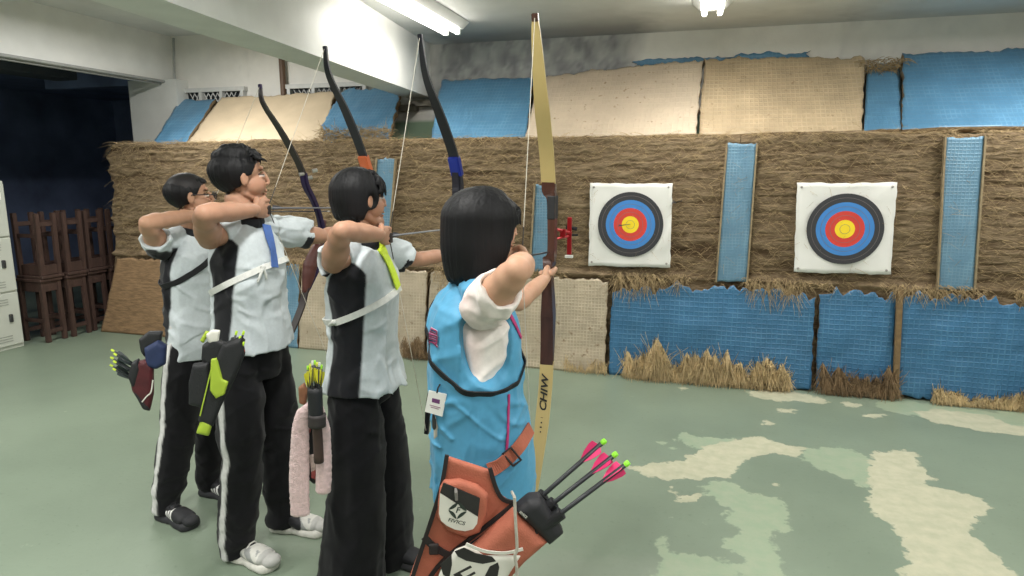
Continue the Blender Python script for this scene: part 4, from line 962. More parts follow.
def hair_bob(A, prof, line=None, ear=True, seed=1, bang=.022, fr=.0, wav=.008, side=.0):
    """straight hair: stacked ellipses (height, how far back, half width, half depth) down to the lower edge, and a fringe"""
    h = A.hs; H = A.H; S = SDF(); ax = np.array([A.hR, A.hF, A.hU]); p = np.array(sorted(prof)); zz = np.linspace(p[0, 0], p[-1, 0], 60)
    ker = np.ones(9) / 9; T = [np.convolve(np.pad(np.interp(zz, p[:, 0], p[:, j]), 4, 'edge'), ker, 'valid') for j in (1, 2, 3)]
    def f(P):
        q = (P - A.head) @ ax.T / h; z = q[:, 2]; cy, rx, ry = [np.interp(z, zz, t) for t in T]
        k0 = np.sqrt((q[:, 0] / rx) ** 2 + ((q[:, 1] - cy) / ry) ** 2); d = (k0 - 1) * np.minimum(rx, ry)
        az = np.arctan2(q[:, 0], q[:, 1]); low = p[0, 0] + wav * noise(np.stack([az * 7 + seed, az * 0, az * 0], 1), 1) + wav * .6 * noise(np.stack([az * 19 + seed, az * 0, az * 0], 1), 1)
        e = np.maximum(d, (low - z) * .9); r = .02
        return (np.where((d > -r) & ((low - z) > -r), np.hypot(np.maximum(d + r, 0), np.maximum((low - z) * .9 + r, 0)) - r, e)) * h
    top = p[p[:, 0] > .0][0]
    zt = .030; rx_, ry_, cy_ = np.interp(zt, p[:, 0], p[:, 2]), np.interp(zt, p[:, 0], p[:, 3]), np.interp(zt, p[:, 0], p[:, 1])
    def g(P):
        q = (P - A.head) @ ax.T / h; z = q[:, 2]; up = z > zt
        q2 = np.stack([q[:, 0], q[:, 1] - cy_, np.where(up, z - zt, 0)], 1); rz = p[-1, 0] - zt
        k0 = np.linalg.norm(q2 / np.array([rx_, ry_, rz]), axis=1); k1 = np.linalg.norm(q2 / np.array([rx_, ry_, rz]) ** 2, axis=1)
        return np.where(up, k0 * (k0 - 1) / np.maximum(k1, 1e-6) * h, f(P))
    S._a(g, A.head, .30 * h, .004, False)
    S.ell(H(0, p[0, 1] + .012, p[0, 0] - .02), (.060 * h, .058 * h, .05 * h), ax, .012, cut=True)
    hairline(A, S, line); scalp(A, line)
    if ear:
        for sx in (-1, 1): S.ell(H(sx * .094, .002, -.004), (.026 * h, .019 * h, .029 * h), ax, .008, cut=True)
    R = random.Random(seed)
    for i in range(120):                                       # fringe
        x = R.uniform(-.072, .072); yy = .089 + fr + R.uniform(0, .004) - x * x * 10
        S.chain([H(x * .8, .040, .098 - abs(x) * .35), H(x * 1.0, yy - .004, .062 - abs(x) * .2), H(x * 1.05, yy, bang + R.uniform(-.008, .008))], [.015 * h, .010 * h, .004 * h], .014)
    S.disp = hair_disp(A, .0022 * h, 40, .8, seed)
    V, Q = S.mesh(.0045, 0); return link_mesh('hair', V, Q, M_HAIR, A.body, True)

# -- clothes
def fold(A, amp, seed=0, fz=4):
    def f(P):
        q = np.stack([(P - A.o) @ A.tX, (P - A.o) @ A.tY, P[:, 2]], 1)
        q = q + .03 * noise(q, 5, seed + 20)[:, None]
        w = noise(q, (11, 11, fz), seed); w2 = noise(q, (19, 19, fz * 2.4), seed + 4)
        dg = noise(q @ np.array([[.8, 0, .6], [0, 1, 0], [-.6, 0, .8]]), (7, 7, 20), seed + 8); dg2 = noise(q @ np.array([[.8, 0, -.6], [0, 1, 0], [.6, 0, .8]]), (7, 7, 18), seed + 13)
        rg = lambda v, p: 1 - np.minimum(np.abs(v) * p, 1)
        return -amp * (.9 * rg(w, 2.6) + .6 * rg(w2, 2.6) + .8 * rg(dg, 3) * (noise(q, 3, seed + 30) > -.1) + .6 * rg(dg2, 3) - .9)
    return f
def sideaz(A, V):
    """angle about the trunk: 0 at the right side, + to the front (degrees)"""
    q = (V - A.o); return np.degrees(np.arctan2(q @ A.tX + .015, -(q @ A.tY)))
M_CLOTH = mat('jersey', rough=.85, nscale=90, namp=.05, bump=.12, bscale=420, vcol=True, sheen=.15, spec=.2, bdist=.002)
M_TROU = mat('track_cloth', rough=.88, nscale=60, namp=.10, bump=.15, bscale=300, vcol=True, sheen=.1, spec=.2, bdist=.002)
WHITE_C, BLACK_C = (194, 202, 205), (24, 25, 29)

def polo(A, hem, panel, black=BLACK_C, slR=.32, slL=.62, fat=1.0, seed=0, hemw=1.0, rear=0.0, extra=None, name='polo_shirt', famp=.0075, slw=1.0):
    s = A.s; T = A.T; S = SDF(); k = fat
    S.loft(A.o, A.tX, A.tY, [(hem, -.015 - rear, 0, .122 * k * hemw, .150 * k * hemw), (hem + .10, -.015 - rear, 0, .116 * k, .146 * k), (1.0, -.014 - rear * .6, 0, .110 * k, .140 * k), (1.14, -.008, 0, .112 * k, .146 * k), (1.22, -.008, 0, .106 * k, .146 * k), (1.29, -.010, 0, .084 * k, .12 * k), (1.335, -.010, 0, .058, .075)], s, .03, n=2.3)
    nb = T((-.012, 0, 1.318)); S.cone(nb, A.SR, .060 * s, .062 * s, .04); S.cone(nb, A.SL, .060 * s, .062 * s, .04)
    if slR <= 0:                                                # bare right arm: a wide armhole instead of a sleeve
        dv = nrm(A.ER - A.SR); S.cone(A.SR - A.Z * .012 * s + dv * .012 * s, A.SR + dv * .2 * s, .060 * s, .075 * s, .012, cut=True)
        S.ell(A.SR - A.Z * .055 * s - A.tY * .035 * s + A.tX * .0 * s, (.052 * s, .045 * s, .070 * s), np.array([A.tX, A.tY, A.Z]), .012, cut=True)
    for sh, el, t_, r1 in ((A.SR, A.ER, slR, .061), (A.SL, A.EL, slL, .060)):
        if t_ <= 0: continue
        e = sh * (1 - t_) + el * t_; dv = nrm(el - sh); S.cone(sh, e, .066 * s * slw, r1 * s * slw, .04)
        S.ell(e + dv * .125 * s, (.125 * s,) * 3, None, .004, cut=True); S.cone(e - dv * .01 * s, e + dv * .1, .044 * s * slw, .050 * s * slw, .006, cut=True)
    S.cone(T((-.008, 0, 1.33)), T((.0, 0, 1.45)), .050 * s, .060 * s, .01, cut=True)
    S.disp = fold(A, famp * s, seed)
    V, Q = S.mesh(.005, 1); az = sideaz(A, V); z = (V[:, 2]) / s
    c = np.tile(lin(WHITE_C), (len(V), 1)); lo_, hi_ = panel(z)
    body = smooth_mask(-np.abs((V - A.o) @ A.tY) / s, -.30, -.29)
    dR = np.linalg.norm(V - A.ER, axis=1)
    mk = (smooth_mask(az, lo_ - 1.6, lo_ + 1.6) * smooth_mask(-az, -hi_ - 1.6, -hi_ + 1.6) * np.clip((1.285 - ((az - 8) / 40) ** 2 * .09 - z) / .006, 0, 1))[:, None]; c = c * (1 - mk) + lin(black) * mk
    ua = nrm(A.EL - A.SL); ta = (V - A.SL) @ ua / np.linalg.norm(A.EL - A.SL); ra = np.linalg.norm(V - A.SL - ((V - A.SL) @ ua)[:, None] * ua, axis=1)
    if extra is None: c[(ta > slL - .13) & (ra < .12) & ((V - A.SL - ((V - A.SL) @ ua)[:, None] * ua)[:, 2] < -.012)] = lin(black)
    if extra is not None: c = extra(V, c, z, az)
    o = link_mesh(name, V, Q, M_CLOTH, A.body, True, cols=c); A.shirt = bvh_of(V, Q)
    return o
def collar(A, col, name='collar', r=.058, zc=1.345, parent=None):
    s = A.s; P = []
    for i in range(33):
        a = 2 * math.pi * i / 32; P.append(A.T((-.008 + math.cos(a) * r * 1.02, math.sin(a) * r * 1.05, zc - .018 * math.cos(a))))
    m = MB(); m.tube(P, .018 * s, 8, flat=(A.Z, 1, .42)); return m.build(name, mat('collar_%d_%d_%d' % col, col, .85, 60, .1), parent or A.body, smooth=True)

def trousers(A, wid=(.088, .074, .066), stripe=None, seed=0, waist=.99, zb=.035, name='trousers', flare=0, col=(22, 22, 25)):
    s = A.s; S = SDF(); T = A.T
    S.loft(A.o, A.tX, A.tY, [(.74, -.02, 0, .10, .14), (.82, -.022, 0, .108, .152), (.90, -.02, 0, .102, .146), (waist, -.018, 0, .096, .134)], s, .03)
    for h, k, n in ((A.hipR, A.kneeR, A.ankR), (A.hipL, A.kneeL, A.ankL)):
        h2 = h + (A.o - h) * 0; e = V3(n[0], n[1], zb + .02)
        S.cone(h2 - A.Z * .03 * s, k, wid[0] * s, wid[1] * s, .05); S.cone(k, e, wid[1] * s, wid[2] * s, .03)
        S.ell(V3(n[0], n[1], zb - .10), (.14, .14, .10), None, .006, cut=True)
    f0 = fold(A, .0065 * s, seed, 2.6)
    def f(P):
        z = P[:, 2]; low = np.clip((.38 - z) / .3, 0, 1)
        return f0(P) + low * .009 * noise(P, (7, 7, 20), seed + 3) * s
    S.disp = f
    V, Q = S.mesh(.007, 1); c = np.tile(lin(col), (len(V), 1))
    if stripe is not None:
        z = V[:, 2]; hz, kz, nz = A.hipR[2], A.kneeR[2], A.ankR[2]
        for (h, k, n, sg) in ((A.hipR, A.kneeR, A.ankR, -1), (A.hipL, A.kneeL, A.ankL, 1)):
            zz = [nz, kz, hz, hz + .2]; cx = np.interp(z, zz, [n[0], k[0], h[0], h[0]]); cy = np.interp(z, zz, [n[1], k[1], h[1], h[1]])
            q = V - np.stack([cx, cy, z], 1); az = np.degrees(np.arctan2(q @ A.tX, sg * (q @ A.tY)))
            mine = (q @ A.tY) * sg > 0
            oth = ((V - A.o) @ A.tY) * sg > 0.01
            w = np.hypot(q @ A.tX, q @ A.tY); k_ = (np.clip((stripe[1] / 2 - np.abs(np.radians(az - stripe[0])) * w) / .006 + .5, 0, 1) * mine * oth)[:, None]; c = c * (1 - k_) + lin((206, 206, 204)) * k_
    return link_mesh(name, V, Q, M_TROU, A.body, True, cols=c)

def shoe(A, ank, ang, upper, sole, accents=None, L_=.268):
    s = A.s; f = A.X * math.cos(ang) + A.Y * math.sin(ang); r = V3(f[1], -f[0], 0); a0 = V3(ank[0], ank[1], 0); L_ = L_ * s
    heel = a0 - f * .055 * s; P = lambda x, y, z: heel + f * x * L_ + r * y * s + V3(0, 0, z * s)
    S = SDF(); S.econe(P(.10, 0, .050), P(.40, .0, .055), (.037 * s, .044 * s), (.039 * s, .044 * s), r, .03); S.econe(P(.38, 0, .052), P(.80, .004, .044), (.041 * s, .042 * s), (.046 * s, .028 * s), r, .03)
    S.ell(P(.86, .002, .038), (.044 * s, .040 * s, .028 * s), np.array([f, r, A.Z]), .02); S.cone(P(.20, 0, .06), P(.18, 0, .095), .036 * s, .038 * s, .02)
    S.cone(P(.20, 0, .08), P(.46, 0, .075), .030 * s, .020 * s, .03)
    S.ell(P(.5, 0, -.10), (.3, .3, .116 * s), None, .004, cut=True)
    V, Q = S.mesh(.0042, 1); c = np.tile(lin(upper), (len(V), 1)); x = (V - heel) @ f / L_; y = (V - heel) @ r / s; z = V[:, 2] / s
    if accents is not None: c = accents(x, y, z, c, V)
    o = link_mesh('shoe', V, Q, mat('shoe_upper', rough=.7, nscale=60, namp=.06, bump=.15, bscale=300, vcol=True, bdist=.002), A.body, True, cols=c)
    S = SDF(); S.econe(P(.13, 0, .014), P(.5, 0, .014), (.045 * s, .034 * s), (.043 * s, .034 * s), r, .02); S.econe(P(.45, 0, .014), P(.84, .003, .016), (.043 * s, .034 * s), (.051 * s, .034 * s), r, .02)
    S.half(V3(0, 0, .001), (0, 0, -1), P(.5, 0, .0), .5); S.half(V3(0, 0, .036 * s), (0, 0, 1), P(.5, 0, .0), .5)
    V, Q = S.mesh(.0042, 0); link_mesh('sole', V, Q, mat('sole_%d_%d_%d' % sole, sole, .7, 40, .1), o, True)
    for k in range(4):
        x = .36 + k * .075; hz = .100 - k * .0085
        m = MB(); m.tube([P(x, -.024, hz - .012), P(x + .01, -.010, hz + .002), P(x + .01, .010, hz + .002), P(x, .024, hz - .012)], .0032 * s, 6); m.build('lace', mat('lace_%d' % sole[0], tuple(min(255, int(q * 1.02)) for q in (sole if sole[0] > 100 else (40, 40, 42))), .8, 60, .1), o)
    return o

def band(bvh, pts, w, th, name, m, parent, cen, arc=None, lift=.003, n=96):
    """strap lying on a garment, in the plane of three camera-found points"""
    Hs = [cam_hit(bvh, *p)[0] for p in pts]
    if any(h is None for h in Hs): print('BAND MISS', name, Hs); return None
    nn = nrm(np.cross(Hs[1] - Hs[0], Hs[2] - Hs[0])); nn = nn if nn[2] > 0 else -nn
    c = np.asarray(cen, float); c = c - nn * np.dot(c - Hs[0], nn)
    u = nrm(np.cross(nn, V3(0, 1, 0))); v = np.cross(nn, u); P = []; W = []
    for i in range(n + 1):
        a = 2 * math.pi * i / n; dd = u * math.cos(a) + v * math.sin(a); p, q = hit(bvh, c + dd * .6, -dd)
        if p is None: continue
        P.append(p + dd * lift); W.append(dd)
    P = np.array(P); 
    for _ in range(2): P[1:-1] = P[1:-1] * .5 + (P[:-2] + P[2:]) * .25
    mb = MB(); mb.strip([p for p in P], [np.cross(nrm(P[min(i + 1, len(P) - 1)] - P[max(i - 1, 0)]), W[i]) for i in range(len(P))], w, th)
    return mb.build(name, m, parent)
def ribbon_on(bvh, px, w, th, name, m, parent, lift=.004, rib=None):
    """strap along a line of camera-found points on a garment"""
    P = []; Nn = []
    for x, y in px:
        p, q = cam_hit(bvh, x, y)
        if p is not None: P.append(p + q * lift); Nn.append(q)
    if len(P) < 2: print('RIBBON MISS', name); return None
    P2 = bez(P, 6); k = np.linspace(0, len(P) - 1, len(P2)); N2 = [nrm(np.array([np.interp(a, range(len(P)), [q[j] for q in Nn]) for j in range(3)])) for a in k]
    mb = MB(); mb.strip(P2, [np.cross(nrm(P2[min(i + 1, len(P2) - 1)] - P2[max(i - 1, 0)]), N2[i]) for i in range(len(P2))], w, th)
    return mb.build(name, m, parent)

# ------------------------------------------------------------------ the four archers and their bows
def IP(A, yaw, px, py):
    d = V3(-math.sin(yaw), math.cos(yaw), 0); r = V3(d[1], -d[0], 0); q = onplane(px, py, A.N, r)
    return (float((q - A.N) @ d), float(q[2] - A.N[2]))
SKIN1, SKIN2, SKIN3 = (192, 150, 124), (176, 134, 110), (180, 138, 112)
D2 = math.radians

# ---- nearest: blue vest
A1 = setup(488, 228, 1.9, 2, 30, -44, (522, 257), er=(517, 270, 1.66), ov={'SR': (-.02, -.145, 1.275), 'SL': (0, .14, 1.275)}, shift=-.024)
A1.hk = 1.03; A1.bend = .93; A1.armk = 1.2
bw = D2(2)
b1, Qf = bow(A1.N, bw, [(.165, .722), (.195, .64), (.27, .48), (.36, .33), (.41, .21)],
    [(.412, .225, .048, .020, 0), (.424, .19, .048, .036, 0), (.432, .155, .030, .05, .009), (.434, .05, .026, .055, .011), (.432, -.04, .026, .055, .011), (.432, -.066, .044, .05, .002), (.420, -.10, .030, .042, 0), (.424, -.17, .036, .058, 0), (.43, -.27, .046, .062, 0), (.424, -.37, .046, .042, 0), (.412, -.455, .048, .020, 0)],
    [(.41, -.44), (.385, -.54), (.31, -.68), (.235, -.80), (.195, -.875)], .050, mat('cream_limb', (190, 168, 112), .4, 8, .05), mat('dark_red_wood', (70, 42, 32), .35, 12, .25, stretch=(6, 6, 1), coat=.3),
    'wooden recurve bow with cream limbs, held by the archer in the blue vest')
G1 = Qf(.418, -.108)
build_body(A1, G1, V3(-math.sin(bw), math.cos(bw), 0), SKIN1, 'nearest archer with a long black bob, in a light blue vest over a white tee', True, feet=None)
hair_bob(A1, [(-.160, -.036, .100, .092), (-.12, -.030, .112, .108), (-.06, -.026, .114, .122), (.0, -.022, .109, .126), (.06, -.020, .109, .126), (.126, -.02, .109, .126)], [(-.3, -.03), (-.12, -.015), (-.06, .014), (-.02, .030), (.010, .044), (.022, .3), (.3, .3)], False, 3, .018, .012, .014)

# ---- second: black trousers with pink towel
A2 = setup(361, 200, 2.3, -8, 10, -26, (389, 236), er=(342, 231, 2.03))
bw2 = D2(-9); I = lambda x, y: IP(A2, bw2, x, y)
b2, Qf = bow(A2.N, bw2, [I(420, 35), I(426, 76), I(440, 115), I(452, 150), I(456, 168)],
    [(*I(456, 165), .042, .026, 0), (*I(458, 188), .042, .04, 0), (.475, .08, .028, .05, .009), (.475, -.03, .028, .05, .009), (.468, -.07, .036, .05, 0), (.462, -.12, .034, .045, 0), (.475, -.2, .034, .05, 0), (.475, -.28, .042, .04, 0), (.455, -.36, .042, .026, 0)],
    [(.455, -.35), (.43, -.44), (.35, -.55), (.25, -.69), (.215, -.83)], .044, mat('black_limb', (34, 35, 38), .35, 8, .1), mat('dark_riser', (44, 44, 52), .3, 12, .1, metal=.4),
    'recurve bow with black limbs and blue limb pockets, drawn beside the neon strap', pocket=mat('blue_pocket', (34, 50, 140), .3, 10, .1, metal=.3))
G2 = Qf(.458, -.10)
build_body(A2, G2, V3(-math.sin(bw2), math.cos(bw2), 0), SKIN2, 'archer with a short black bob, white and black polo, neon strap and wide black trousers', True, feet=(onz(352, 590, 0) + V3(0, 0, .08), onz(385, 558, 0) + V3(0, 0, .08)))
hair_bob(A2, [(-.068, -.034, .076, .066), (-.04, -.026, .082, .078), (.0, -.016, .086, .100), (.05, -.014, .086, .101), (.118, -.014, .086, .101)], [(-.3, -.03), (-.06, -.022), (-.034, -.014), (-.030, .020), (-.01, .034), (.026, .045), (.034, .3), (.3, .3)], True, 5, .020, .002)

# ---- third
A3 = setup(241, 178, 2.45, -10, 8, -30, (268, 208), er=(204, 214, 2.15), shift=.012)
bw3 = D2(-10); I3 = lambda x, y: IP(A3, bw3, x, y)
b3, Qf = bow(A3.N, bw3, [I3(325, 47), I3(329, 75), I3(346, 112), I3(360, 147), I3(366, 166)],
    [(*I3(366, 163), .042, .026, 0), (*I3(370, 185), .042, .04, 0), (.62, .06, .028, .05, .009), (.62, -.03, .028, .05, .009), (.61, -.07, .036, .05, 0), (.60, -.12, .034, .045, 0), (.61, -.2, .034, .05, 0), (.61, -.28, .042, .04, 0), (.585, -.34, .042, .026, 0)],
    [(.585, -.33), (.55, -.43), (.46, -.55), (.365, -.68), (.345, -.80)], .044, mat('black_limb'), mat('dark_riser'),
    'recurve bow with black limbs and an orange limb pocket, in the middle of the bows', pocket=mat('orange_pocket', (194, 102, 62), .4, 10, .1))
G3 = Qf(.598, -.10)
build_body(A3, G3, V3(-math.sin(bw3), math.cos(bw3), 0), SKIN2, 'boy with tousled black hair, white and black polo, blue strap and white trainers', False, feet=(onz(238, 557, 0) + V3(0, 0, .085), onz(283, 529, 0) + V3(0, 0, .085)))
hair_short(A3, .020, .007, 2, True)

# ---- fourth, farthest
A4 = setup(190, 197, 2.85, -12, 8, -30, (210, 212), er=(147, 223, 2.57))
bw4 = D2(-13); I4 = lambda x, y: IP(A4, bw4, x, y)
b4, Qf = bow(A4.N, bw4, [I4(260, 85), I4(263, 103), I4(280, 130), I4(296, 158), I4(303, 174)],
    [(*I4(303, 172), .042, .026, 0), (*I4(306, 186), .040, .028, 0), (*I4(312, 200), .028, .030, .009), (*I4(318, 216), .026, .032, .009), (*I4(322, 232), .034, .034, 0), (*I4(320, 250), .034, .05, 0), (*I4(313, 270), .042, .06, 0), (*I4(306, 290), .042, .026, 0)],
    [I4(306, 288), I4(301, 308), I4(290, 334), I4(276, 358), I4(270, 378)], .042, mat('brown_black_limb', (44, 36, 34), .4, 8, .1), mat('purple_riser', (54, 44, 76), .3, 12, .3, metal=.4),
    'recurve bow with dark limbs and a purple riser, held by the farthest archer')
G4 = A4.N + V3(*(onplane(321, 236, A4.N, V3(math.cos(bw4), math.sin(bw4), 0)) - A4.N))
build_body(A4, G4, V3(-math.sin(bw4), math.cos(bw4), 0), SKIN3, 'farthest archer, cropped hair and glasses, black chest strap and black striped trainers', False, feet=(onz(167, 518, 0) + V3(0, 0, .08), onz(210, 494, 0) + V3(0, 0, .08)))
hair_short(A4, .003, .002, 4, False)

# ---- clothes of the three polos
pn = lambda a0, a1, b0, b1: (lambda z: (np.interp(z, [.8, 1.25], [a0, b0]), np.interp(z, [.8, 1.25], [a1, b1])))
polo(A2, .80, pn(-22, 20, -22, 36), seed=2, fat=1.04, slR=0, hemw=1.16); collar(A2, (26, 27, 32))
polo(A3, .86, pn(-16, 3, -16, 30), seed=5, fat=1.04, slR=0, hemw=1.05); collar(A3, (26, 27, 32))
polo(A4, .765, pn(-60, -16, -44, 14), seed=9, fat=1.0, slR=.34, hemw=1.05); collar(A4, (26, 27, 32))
trousers(A2, (.094, .108, .122), None, 3, col=(20, 20, 23), zb=.02)
trousers(A3, (.092, .080, .066), (-8, .03), 4)
trousers(A4, (.090, .080, .060), (-14, .034), 6)
trousers(A1, (.080, .076, .070), None, 8, col=(28, 29, 36), waist=.93)

def acc_white(x, y, z, c, V):
    g = (np.abs(y) > .018) & (np.abs(np.sin((x * 2.2 + z * 9) * 6)) > .62) & (x > .25) & (x < .75); c[g] = lin((150, 152, 150))
    c[(x > .78)] = lin((176, 176, 172)); c[(z > .088) & (x < .35)] = lin((120, 122, 122)); return c
def acc_stripe(x, y, z, c, V):
    for k in range(3): c[(np.abs(y) > .012) & (np.abs(x - .40 - k * .085 - (z - .05) * -1.6) < .026) & (z > .028) & (z < .085)] = lin((222, 222, 218))
    return c
SHOES = [(A3, A3.ankR, .0, (206, 205, 198), (214, 212, 204), acc_white), (A3, A3.ankL, .25, (206, 205, 198), (214, 212, 204), acc_white),
         (A4, A4.ankR, -.02, (34, 35, 38), (44, 45, 48), acc_stripe), (A4, A4.ankL, .1, (34, 35, 38), (44, 45, 48), acc_stripe),
         (A2, A2.ankR, .0, (30, 31, 34), (52, 52, 54), None), (A2, A2.ankL, .0, (30, 31, 34), (52, 52, 54), None),
         (A1, A1.ankR, .0, (60, 62, 66), (200, 200, 196), None), (A1, A1.ankL, .0, (60, 62, 66), (200, 200, 196), None)]
for a in SHOES: shoe(*a)

# ------------------------------------------------------------------ the blue vest and the tee under it
def tee_col(V, c, z, az):
    n = np.clip(noise(V, 9, 2.5) * 1.3 + .1, 0, 1)[:, None] * .55; return lin((222, 216, 210)) * (1 - n) + lin((222, 178, 176)) * n
A1.shirt0 = polo(A1, .80, pn(400, 401, 400, 401), seed=21, fat=.98, slw=1.14, slR=.42, slL=.5, extra=tee_col, name='tee_shirt')
def vest(A):
    s = A.s; T = A.T; S = SDF(); k = 1.0
    S.loft(A.o, A.tX, A.tY, [(.625, .004, 0, .170, .178), (.74, .006, 0, .170, .176), (.86, -.004, 0, .158, .170), (.98, -.020, 0, .142, .164), (1.14, -.026, 0, .144, .168), (1.22, -.026, 0, .132, .162), (1.29, -.018, 0, .100, .130), (1.335, -.012, 0, .064, .082)], s, .03, n=2.4)
    nb = T((-.012, 0, 1.318)); S.cone(nb, A.SR * .72 + nb * .28, .070 * s, .070 * s, .04); S.cone(nb, A.SL * .72 + nb * .28, .070 * s, .070 * s, .04)
    for sh, sg in ((A.SR, -1), (A.SL, 1)):
        c = T((-.012, sg * .20, 1.205)); S.ell(c, (.098 * s, .115 * s, .185 * s), np.array([A.tX, A.tY, A.Z]), .008, cut=True)
    S.cone(T((-.008, 0, 1.33)), T((.0, 0, 1.45)), .054 * s, .064 * s, .01, cut=True)
    S.disp = fold(A, .0085 * s, 33, 3.5)
    V, Q = S.mesh(.005, 1); az = sideaz(A, V); z = V[:, 2] / s; c = np.tile(lin((76, 150, 188)), (len(V), 1))
    o = link_mesh('vest', V, Q, mat('vest_cloth', rough=.6, nscale=70, namp=.04, bump=.08, bscale=420, vcol=True, bdist=.002, sheen=.1), A.body, True, cols=c); A.shirt = bvh_of(V, Q); return o
v1 = vest(A1); collar(A1, (70, 150, 196), 'collar', .062, 1.348, v1)
m = MB(); P = [A1.T((-.008 + math.cos(a) * .064, math.sin(a) * .067, 1.362 - .018 * math.cos(a))) for a in np.linspace(0, 2 * math.pi, 33)]
m.tube(P, .004, 6); m.build('collar_piping', mat('red_piping', (170, 60, 72), .7, 40, .2), v1)
M_BLK = mat('black_webbing', (26, 27, 30), .8, 80, .15, .2, 300); M_PINK = mat('magenta_piping', (176, 50, 110), .6, 60, .15)
band(A1.shirt, [(440, 371), (472, 393), (520, 376)], .024, .004, 'chest_strap', M_BLK, A1.body, A1.T((0, 0, 1.0)), lift=.004)
ribbon_on(A1.shirt, [(508, 312), (514, 324), (520, 338), (525, 350)], .010, .003, 'front_piping', M_PINK, v1)
ribbon_on(A1.shirt, [(508, 394), (507.5, 412), (507, 434), (506, 450)], .007, .003, 'pocket_zip', M_PINK, v1)
def decal(A, txt, size, px, py, ang, m, name, parent, bold=0.0, lift=.004):
    """lettering that lies on a garment"""
    p, q = cam_hit(A.shirt, px, py)
    if p is None: print('DECAL MISS', name); return
    Vt, Ft = text_shape(txt, size, bold); zz = nrm(A.Z - q * np.dot(A.Z, q)); xx = np.cross(zz, q); ca, sa = math.cos(ang), math.sin(ang); out = []
    for x, y in Vt:
        w = p + xx * (x * ca - y * sa) + zz * (x * sa + y * ca); h_, n_ = hit(A.shirt, w + q * .08, -q, .2); out.append((h_ if h_ is not None else w) + q * lift)
    link_mesh(name, out, Ft, m, parent)
decal(A1, '員', .054, 434, 338, -.12, mat('print_white', (226, 200, 210), .7), 'back_print_edge', v1, .0006, .0035)
decal(A1, '員', .054, 434, 338, -.12, mat('print_magenta', (130, 40, 84), .7), 'back_print', v1, .0004, .0050)

# ------------------------------------------------------------------ chest guards, straps, tabs, glasses
M_WSTR = mat('white_elastic', (216, 217, 212), .75, 60, .08, .2, 250)
band(A3.shirt, [(214, 291), (238, 279), (258, 270)], .022, .005, 'chest_strap', M_WSTR, A3.body, A3.T((0, 0, 1.1)), lift=.005)
band(A2.shirt, [(334, 322), (362, 312), (392, 294)], .022, .005, 'chest_strap', M_WSTR, A2.body, A2.T((0, 0, 1.08)), lift=.005)
band(A4.shirt, [(170, 284), (186, 277), (200, 268)], .024, .005, 'chest_strap', M_BLK, A4.body, A4.T((0, 0, 1.1)), lift=.004)
ribbon_on(A3.shirt, [(265, 226), (268, 238), (271, 252), (273, 268)], .034, .004, 'shoulder_strap', mat('blue_strap', (66, 98, 160), .7, 40, .1), A3.body, .010)
ribbon_on(A2.shirt, [(376, 243), (383, 256), (390, 271), (396, 288)], .040, .005, 'shoulder_strap', mat('neon_strap', (206, 232, 60), .6, 40, .1), A2.body, .010)
def knot(A, px, py, tails):
    p, q = cam_hit(A.shirt, px, py)
    if p is None: return
    m = MB(); S = SDF(); S.ell(p + q * .008, (.010, .010, .009), None, .008)
    for (x, y) in tails:
        e, qe = cam_hit(A.shirt, x, y)
        if e is None: continue
        S.chain([p + q * .012, (p + e) / 2 + q * .010, e + q * .006], [.005, .006, .004], .004)
    V, Q = S.mesh(.003, 1); link_mesh('strap_knot', V, Q, M_WSTR, A.body, True)
knot(A3, 262, 267, [(257, 282), (266, 279)]); knot(A2, 336, 322, [(330, 326)])
for A, col in ((A1, (70, 52, 44)), (A2, (44, 34, 30)), (A3, (40, 32, 30)), (A4, (40, 32, 30))):
    a = nrm(A.N - A.ER); m = MB(); m.box(A.N - a * .010 + A.X * .010 - A.Z * .006, (.012, .026, .036), (A.X, a, A.Z), .004); m.build('finger_tab', mat('tab_%d' % col[0], col, .6, 40, .2), A.body)
H = A4.H; M_SPEC = mat('glasses_frame', (34, 30, 32), .35, 10, .1); m = MB()
for sx in (-1, 1):
    P = [H(sx * .034 + math.cos(a) * .023, .102, .004 + math.sin(a) * .017) for a in np.linspace(0, 6.283, 21)]; m.tube(P, .0018, 6, cap=False)
    m.tube([H(sx * .057, .100, .010), H(sx * .072, .075, .011), H(sx * .078, .0, .012), H(sx * .076, -.012, .0)], .0022, 6)
m.tube([H(-.011, .103, .008), H(.011, .103, .008)], .0018, 6); gl = m.build('glasses', M_SPEC, A4.body); lens_parts = []
for sx in (-1, 1): m = MB(); lens_parts.append(m); m.prism([H(sx * .034 + math.cos(a) * .022, .1015, .004 + math.sin(a) * .016) for a in np.linspace(0, 6.0, 18)], A4.hF * .001)
M_LENS = bpy.data.materials.new('lens_glass'); M_LENS.use_nodes = True; bs = M_LENS.node_tree.nodes['Principled BSDF']; bs.inputs['Transmission Weight'].default_value = 1; bs.inputs['Roughness'].default_value = .03; bs.inputs['IOR'].default_value = 1.1
[m.build('lens', M_LENS, gl) for m in lens_parts]

# arrows on the strings
def nocked(A, yaw, dip, Lw, label, **k):
    d = nrm(V3(-math.sin(yaw), math.cos(yaw), -dip)); arrow(A.N + d * Lw, A.N, label, vl=.05, vh=.008, r=.0032, **k)
nocked(A1, bw, .085, .60, 'arrow on the string of the wooden bow with cream limbs', col=(40, 40, 44))
nocked(A2, bw2, .02, .66, 'arrow on the string of the black bow with blue limb pockets', col=(120, 122, 126), vane=(60, 60, 64))
nocked(A3, bw3, .05, .70, 'arrow on the string of the bow with the orange limb pocket', col=(96, 98, 104), vane=(60, 60, 64))
nocked(A4, bw4, .05, .74, 'arrow on the string of the purple bow', col=(60, 60, 64))

